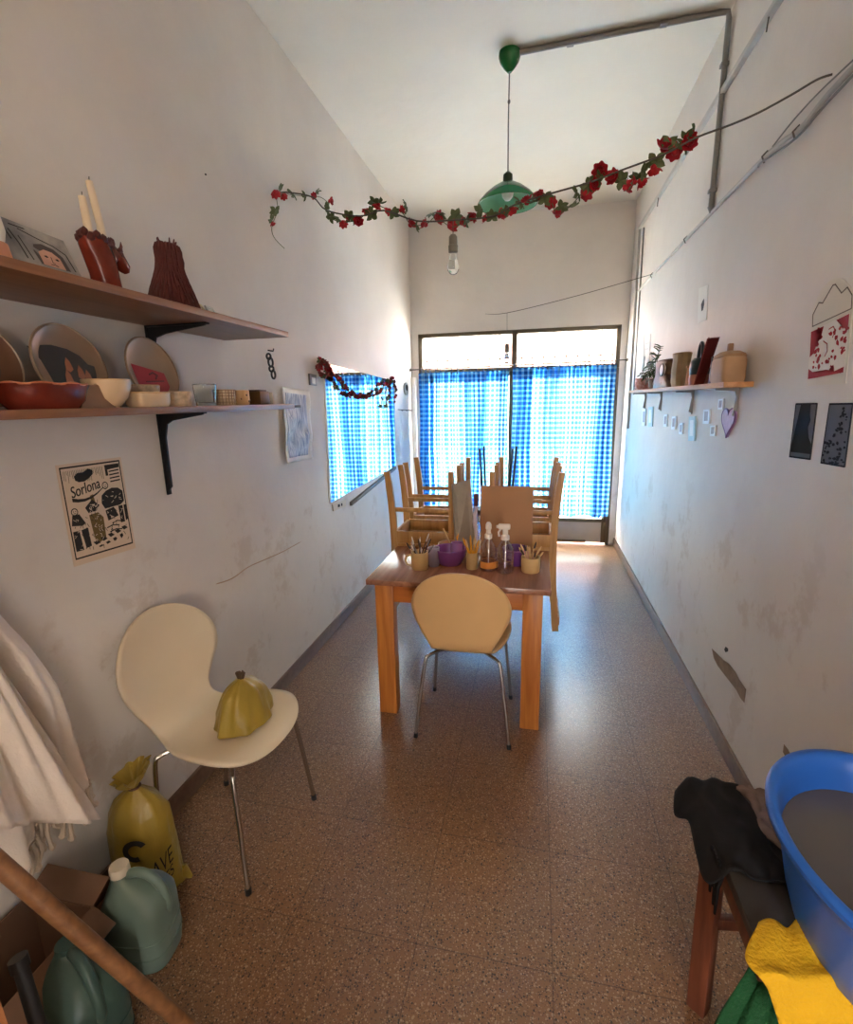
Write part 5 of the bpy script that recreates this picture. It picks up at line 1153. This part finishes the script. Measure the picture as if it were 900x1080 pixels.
# printed lettering on the side facing the camera
dvec = Vector((CAM.x-fc[0], CAM.y-fc[1], 0)).normalized(); sid = Vector((-dvec.y, dvec.x, 0))
class BagQ(Quad):
    def __init__(s): pass
    def P(s, u, v, h=0):   # u -1..1 across, v = height; wrapped on the bag
        a0 = math.atan2(dvec.y, dvec.x); a = a0+u; r = .124+h
        return Vector((fc[0]+r*.98*math.cos(a), fc[1]+r*.78*math.sin(a), v))
BQ = BagQ()
mb = MB(); BQ.text(mb, 'AVE', -.05, .165, .60, .105, h0=0, h1=.002, rot=.035); BQ.text(mb, 'ES', .30, .112, .56, .072, h0=0, h1=.002, rot=.02)
mb.build('lettering', M_ink, fb)
mb = MB(); th_ = [PI*(.15+1.45*i/14) for i in range(15)]
for (t0, t1) in zip(th_, th_[1:]):
    b = bmesh.new(); b.faces.new([b.verts.new(BQ.P(-.36+r_*1.05*math.cos(t), .232+r_*.135*math.sin(t), .003)) for r_, t in ((.16, t0), (.30, t0), (.30, t1), (.16, t1))]); mb.add(b)
mb.build('emblem', M_ink, fb)

# ------------------------------------------------------------------ plastic jugs
M_jug = mat('pale_green_plastic', (112, 132, 122), .35, noise_s=5, noise_a=.12)
M_cap = mat('cream_cap', (214, 204, 184), .45)
def jug(label, c, rz, s, m_, cap=True):
    root = thing('plastic_jug', label, 'jug', (0, 0, 0))
    mb = MB()
    mb.loft([(0, 0, 0, .078, .062, 3.2), (0, 0, .008, .088, .070, 3.4), (0, 0, .05, .092, .074, 3.6), (0, 0, .12, .092, .074, 3.6), (0, 0, .17, .092, .074, 3.6), (.002, 0, .205, .090, .072, 3.2), (.0, 0, .232, .080, .062, 2.8), (-.012, 0, .252, .062, .045, 2.4), (-.035, 0, .268, .034, .030, 2.1), (-.042, 0, .280, .024, .024, 2), (-.042, 0, .292, .023, .023, 2)], 40)
    mb.build('body', m_, root)
    MB().tube(catmull([(-.030, 0, .272), (.005, 0, .290), (.045, 0, .282), (.075, 0, .245), (.086, 0, .19), (.084, 0, .15)], 5), [.010]*3+[.013]*20+[.010]*3, 10).build('handle', m_, root)
    if cap: MB().lathe([(0, .312), (.024, .312), (.026, .308), (.027, .286), (.024, .284)], 28, (-.042, 0, 0), wob=lambda a, z: 1+.012*math.sin(28*a)).build('cap', M_cap, root)
    for z in (.06, .11): MB().tube([(.0925*math.copysign(abs(math.cos(t))**(2/3.6), math.cos(t)), .0745*math.copysign(abs(math.sin(t))**(2/3.6), math.sin(t)), z) for t in [2*PI*i/48 for i in range(49)]], .0016, 5, caps=False).build('moulded_rib', m_, root)
    root.location = c; root.rotation_euler = (0, 0, rz); root.scale = (s, s, s); return root
jug('pale green plastic jug with a cream cap beside the yellow floor bag', (.280, .960, 0), .15, 1.0, M_jug)
jug('larger dark green plastic jug behind the wooden pole', (.318, .735, 0), -.35, 1.05, mat('dark_green_jug', (60, 84, 76), .4, noise_s=5, noise_a=.2), cap=False)

# cardboard box, black tube, pole at the left corner
M_card = mat('brown_cardboard', (112, 82, 62), .8, noise_s=4, noise_a=.12)
cbx = thing('cardboard_box', 'open brown cardboard box on the floor under the white cloth', 'box', (.15, .70, 0))
mb = MB(); x0, x1, y0, y1, hh, t_ = .02, .235, .50, .865, .27, .005
mb.box((x0, y0, 0), (x1, y1, t_)); mb.box((x0, y0, 0), (x0+t_, y1, hh)); mb.box((x1-t_, y0, 0), (x1, y1, hh)); mb.box((x0, y0, 0), (x1, y0+t_, hh)); mb.box((x0, y1-t_, 0), (x1, y1, hh)); mb.build('box_body', M_card, cbx)
for a, b in (((x1-.004, y0, hh), (.05, 0, .045)), ):
    q = Quad(Vector(a), Vector((x1-.004, y1, hh)), Vector((x1+.05, y1+.01, hh-.06)), Vector((x1+.05, y0, hh-.06)), (.7, 0, .7)); mb = MB(); q.full(mb, 0, .004); mb.build('flap', M_card, cbx)
q = Quad(Vector((x0, y1-.002, hh)), Vector((x1, y1-.002, hh)), Vector((x1, y1+.06, hh+.03)), Vector((x0, y1+.06, hh+.03)), (0, -.4, .9)); mb = MB(); q.full(mb, 0, .004); mb.build('flap', M_card, cbx)
M_pole = wood('pole_wood', (104, 66, 36), (142, 98, 58), 0, .5)
pA = Vector((.035, .520, 1.22)); pB = Vector((.600, .790, .022))
pg = thing('wooden_pole', 'thick wooden pole leaning on the left wall across the foreground', 'pole', tuple(pB-Vector((0, 0, .02))))
MB().tube([pB, pB.lerp(pA, .3), pB.lerp(pA, .6), pA], [.017, .018, .019, .018], 14).build('shaft', M_pole, pg)
MB().tube([pB+(pB-pA).normalized()*.004, pB.lerp(pA, .02)], [.019, .0195], 14).build('metal_ferrule', mat('rusty_ferrule', (84, 62, 50), .5, .6), pg)
tr_ = thing('terracotta_tray', 'orange clay tray with a pale rim at the bottom edge of the photo', 'tray', (.75, .66, 0))
mb = MB(); mb.loft([(.745, .60, 0, .10, .14, 6), (.745, .60, .006, .11, .15, 6), (.745, .60, .06, .125, .165, 6), (.745, .60, .06, .118, .158, 6), (.745, .60, .012, .10, .14, 6)]); mb.build('body', mat('orange_clay_tray', (150, 76, 42), .5, noise_s=8, noise_a=.2), tr_)
mb = MB(); mb.tube([(.745+.122*math.copysign(abs(math.cos(t))**.33, math.cos(t)), .60+.162*math.copysign(abs(math.sin(t))**.33, math.sin(t)), .060) for t in [2*PI*i/48 for i in range(49)]], .005, 6, caps=False); mb.build('rim', mat('tray_rim', (190, 140, 100), .5), tr_)
bt_ = thing('black_tube', 'black rubber tube standing at the bottom left corner', 'tube', (.40, .55, 0))
MB().tube([(.47, .560, .004), (.40, .585, .22), (.335, .615, .44)], [.015, .015, .014], 14).build('tube', mat('black_rubber', (28, 28, 30), .6), bt_)
MB().tube([(.337, .614, .435), (.330, .617, .458)], [.018, .018], 14).build('collar', M_black, bt_)
plk = thing('wooden_plank', 'orange-brown board standing at the bottom left corner of the photo', 'board', (.45, .47, 0))
MB().beam((.505, .47, .01), (.36, .53, .50), .06, .018, up=(0, 1, 0)).build('plank', wood('orange_plank', (150, 90, 50), (186, 124, 78), 2, .5), plk)

# ------------------------------------------------------------------ white cloth on a wall hook
M_cloth = mat('white_cotton', (226, 214, 202), .85, bump=.25, bump_s=120)
clo = thing('white_cloth', 'white cotton cloth with a lace edge hanging on the left wall', 'cloth', (.06, .70, .4))
hk = thing('wall_hook', 'dark metal hook holding the white cloth on the left wall', 'hook', (0, .66, 1.34))
MB().box((0, .645, 1.30), (.006, .675, 1.37), .002).build('back_plate', M_black, hk)
MB().tube([(.004, .66, 1.355), (.05, .66, 1.35), (.065, .66, 1.365), (.07, .66, 1.385)], .005, 8).build('prong', M_black, hk)
RE = [(1.345, .675), (1.24, .82), (1.13, .895), (1.0, .955), (.86, 1.003), (.72, 1.026), (.585, 1.048), (.55, 1.040)]   # right edge: z, y
def clf(a, b):      # a across (0 = left, out of frame; 1 = right edge), b down
    i = b*(len(RE)-1); k_ = min(int(i), len(RE)-2); t = i-k_; z = RE[k_][0]+(RE[k_+1][0]-RE[k_][0])*t; ye = RE[k_][1]+(RE[k_+1][1]-RE[k_][1])*t
    yl = .662-.01*b; y = yl+(ye-yl)*a
    g = min(1, b*2.2)
    zz = z-.10*b*(1-a)*math.sin(3*a)-.06*b*(1-a)
    x = .075+.065*g*(.5+.5*math.sin(a*15+b*2.2))*(.4+.6*b)+.012*math.sin(a*37+b*7)*g+.03*g*noise.noise(Vector((a*3, b*3, 1)))
    if a > .9: x -= (a-.9)*.5*g
    return Vector((max(x, .012), y, zz))
MB().grid(clf, 60, 44).build('drape', M_cloth, clo, solid=.004, sharp=180)
def clf2(a, b):     # shorter front layer, its hem falls obliquely
    y = .672+(.08+.20*b)*a; z = 1.335-(.62+.25*a)*b; x = .13+.05*b*(.5+.5*math.sin(a*11))+.07*b+.01*math.sin(a*29+b*5)
    if b < .08: x = .075+(x-.075)*b/.08
    return Vector((x, y, z))
MB().grid(clf2, 30, 36).build('front_fold', M_cloth, clo, solid=.004, sharp=180)
M_lace = mat('cream_lace', (206, 190, 170), .9)
mb = MB(); random.seed(6)
for i in range(26):
    a = .45+.5*i/25; p = clf(a, 1); ln_ = random.uniform(.04, .11)
    P = [p, p+Vector((random.uniform(-.01, .012), random.uniform(-.012, .012), -ln_*.5)), p+Vector((random.uniform(-.012, .018), random.uniform(-.02, .02), -ln_))]
    mb.tube(catmull(P, 4), [.008]+[.006]*6+[.010, .004], 6)
mb.build('lace_edge', M_lace, clo)

# ------------------------------------------------------------------ stool with basin at the right
M_oldwood = wood('old_red_wood', (92, 46, 30), (128, 70, 46), 2, .5); M_slate = mat('worn_dark_seat', (66, 60, 56), .55, noise_s=14, noise_a=.3)
SX0, SX1, SY0, SY1, SZ = 1.812, 2.235, .78, 1.245, .60
stl = thing('work_stool', 'low wooden stand with a dark worn top carrying the blue basin', 'stool', ((SX0+SX1)/2, (SY0+SY1)/2, 0))
MB().box((SX0, SY0, SZ-.028), (SX1, SY1, SZ), .004).build('seat', M_slate, stl)
MB().beam((1.830, 1.115, SZ-.028), (1.850, 1.138, 0), .045, .042).build('leg', M_oldwood, stl)
for (x, y) in ((SX1-.03, SY1-.045), (SX0+.10, SY0+.05), (SX1-.03, SY0+.04)):
    sx3 = -.018 if x < 2 else .0; MB().beam((x, y, SZ-.028), (x+sx3, y+(.012 if y > 1 else -.012), 0), .042, .042).build('leg', M_oldwood, stl)
mb = MB(); mb.box((SX0+.01, SY0+.06, SZ-.09), (SX0+.028, SY1-.06, SZ-.028), .002); mb.box((SX1-.03, SY0+.06, SZ-.09), (SX1-.012, SY1-.06, SZ-.028), .002)
mb.box((SX0+.04, SY1-.03, SZ-.09), (SX1-.04, SY1-.012, SZ-.028), .002); mb.box((SX0+.04, SY0+.012, SZ-.09), (SX1-.04, SY0+.03, SZ-.028), .002); mb.build('apron', M_oldwood, stl)
MB().beam((1.845, 1.126, .30), (SX1-.03, SY1-.05, .28), .02, .032).build('stretcher', M_oldwood, stl)
# black cloth over the far-left corner
M_bcloth = mat('black_cloth', (20, 19, 22), .95, noise_s=25, noise_a=.4)
bcl = thing('black_cloth', 'rumpled black cloth draped over the far corner of the dark stand', 'cloth', (1.86, 1.15, .6))
def pathpts(P, n=40):
    return catmull([Vector((a, b, 0)) for a, b in P], n)
def along(C_, t):
    i = t*(len(C_)-1); k = min(int(i), len(C_)-2); return C_[k].lerp(C_[k+1], i-k)
bL = pathpts([(716, 812), (714, 830), (730, 852), (738, 885), (752, 912), (776, 922)]); bR = pathpts([(770, 806), (784, 838), (802, 872), (820, 904), (842, 937)])
def bcf(a, b):     # a from far to near, b from left overhang to right edge
    zz = SZ+.014; q0 = along(bL, a); q1 = along(bR, a)
    p0 = ray(q0.x, q0.y, 2, zz); p1 = ray(q1.x, q1.y, 2, zz); p = p0.lerp(p1, b)
    p.z += .007*max(0, math.sin(a*14+b*9))+.010*noise.noise(Vector((a*6, b*4, 0)))
    if p.x < SX0-.002: p.z -= (SX0-.002-p.x)*1.6
    if p.y > SY1: p.z -= (p.y-SY1)*.9
    return p
MB().grid(bcf, 40, 34).build('drape', M_bcloth, bcl, solid=.004, sharp=180)
mb = MB(); random.seed(14)
for i in range(7):
    y = .985+i*.010; p = Vector((SX0-.010, y, SZ+.005)); mb.tube([p, p+Vector((random.uniform(-.006, .0), random.uniform(-.01, .01), -.05)), p+Vector((-.004, random.uniform(-.01, .015), -random.uniform(.07, .13)))], [.006, .005, .003], 5)
mb.build('frayed_strips', M_bcloth, bcl)
M_rag = mat('grey_pink_rag', (142, 118, 106), .9, noise_s=30, noise_a=.35)
rg = thing('crumpled_rag', 'crumpled grey-pink rag between black cloth and blue basin', 'rag', (2.0, 1.16, SZ))
def rgf(a, b):
    x = 1.905+.12*a+.035*b+.012*math.sin(b*9); y = 1.235-.24*b; 
    return Vector((x, y, SZ+.006+.020*abs(noise.noise(Vector((a*5, b*8, 4))))+.010*abs(math.sin(a*9+b*6))))
MB().grid(rgf, 24, 30).build('rag', M_rag, rg, solid=.005, sharp=180)
# blue basin
M_blue = mat('blue_plastic', (46, 108, 204), .32, noise_s=3, noise_a=.10)
BC = (2.046, .865, SZ+.001); BSX, BSY = .205, .262
bs = thing('blue_basin', 'large blue plastic basin of grey water on the stand', 'basin', BC)
MB().lathe([(0, 0), (.70, 0), (.73, .008), (.80, .06), (.90, .17), (.945, .205), (1.0, .212), (1.03, .222), (1.035, .232), (1.02, .240), (.97, .240), (.93, .228), (.91, .20), (.80, .07), (.72, .014), (0, .012)], 72, BC, sx=1, sy=1).build('body', M_blue, bs)
bdy = [o for o in C.objects if o.parent is bs][0]
for v in bdy.data.vertices: v.co.z = BC[2]+(v.co.z-BC[2])*.93; v.co.x = BC[0]+(v.co.x-BC[0])*BSX; v.co.y = BC[1]+(v.co.y-BC[1])*BSY
wt = MB().lathe([(0, 0), (.5, 0), (.875, 0), (.872, -.004), (0, -.004)], 64, (BC[0], BC[1], SZ+.152), sx=BSX, sy=BSY).build('grey_water', mat('grey_water', (98, 94, 94), .12)); tag(wt, 'grey clay water filling the blue basin', 'water')
# yellow and green cloths at the near corner
M_ycl = mat('yellow_towel', (232, 178, 24), .9, bump=.6, bump_s=160, noise_s=12, noise_a=.08); M_gcl = mat('green_towel', (22, 78, 40), .95, bump=.6, bump_s=160, noise_s=12, noise_a=.25)
yc = thing('yellow_cloth', 'bright yellow cloth draped over the near corner of the stand', 'cloth', (1.87, .74, .5))
yL = pathpts([(801, 974), (786, 1008), (803, 1032), (816, 1060), (826, 1095)]); yR = pathpts([(853, 974), (874, 1004), (898, 1042), (930, 1090), (960, 1130)])
def ycf(a, b):
    q0 = along(yL, b); q1 = along(yR, b); zz = SZ+.016-(0 if b < .45 else (b-.45)*.22)
    p = ray(q0.x, q0.y, 2, zz).lerp(ray(q1.x, q1.y, 2, zz), a)
    p.z += .004*math.sin(a*9)+.006*noise.noise(Vector((a*4, b*5, 9)))+.003*math.sin(b*13)
    if b < .1: p.y += .006*math.sin(a*9)
    return p
MB().grid(ycf, 24, 34).build('cloth', M_ycl, yc, solid=.005, sharp=180)
gc = thing('green_cloth', 'dark green folded towel hanging below the yellow cloth', 'cloth', (1.82, .74, .2))
gL = pathpts([(800, 1008), (786, 1030), (768, 1058), (752, 1090), (745, 1130)]); gR = pathpts([(850, 1010), (850, 1040), (850, 1080), (850, 1120), (850, 1160)])
def gcf(a, b):
    q0 = along(gL, b); q1 = along(gR, b); zz = .555-.20*b
    p = ray(q0.x, q0.y, 2, zz).lerp(ray(q1.x, q1.y, 2, zz), a)
    return p+Vector((0, 0, .012*math.sin(a*20+b*2)))
MB().grid(gcf, 30, 24).build('towel', M_gcl, gc, solid=.006, sharp=180)
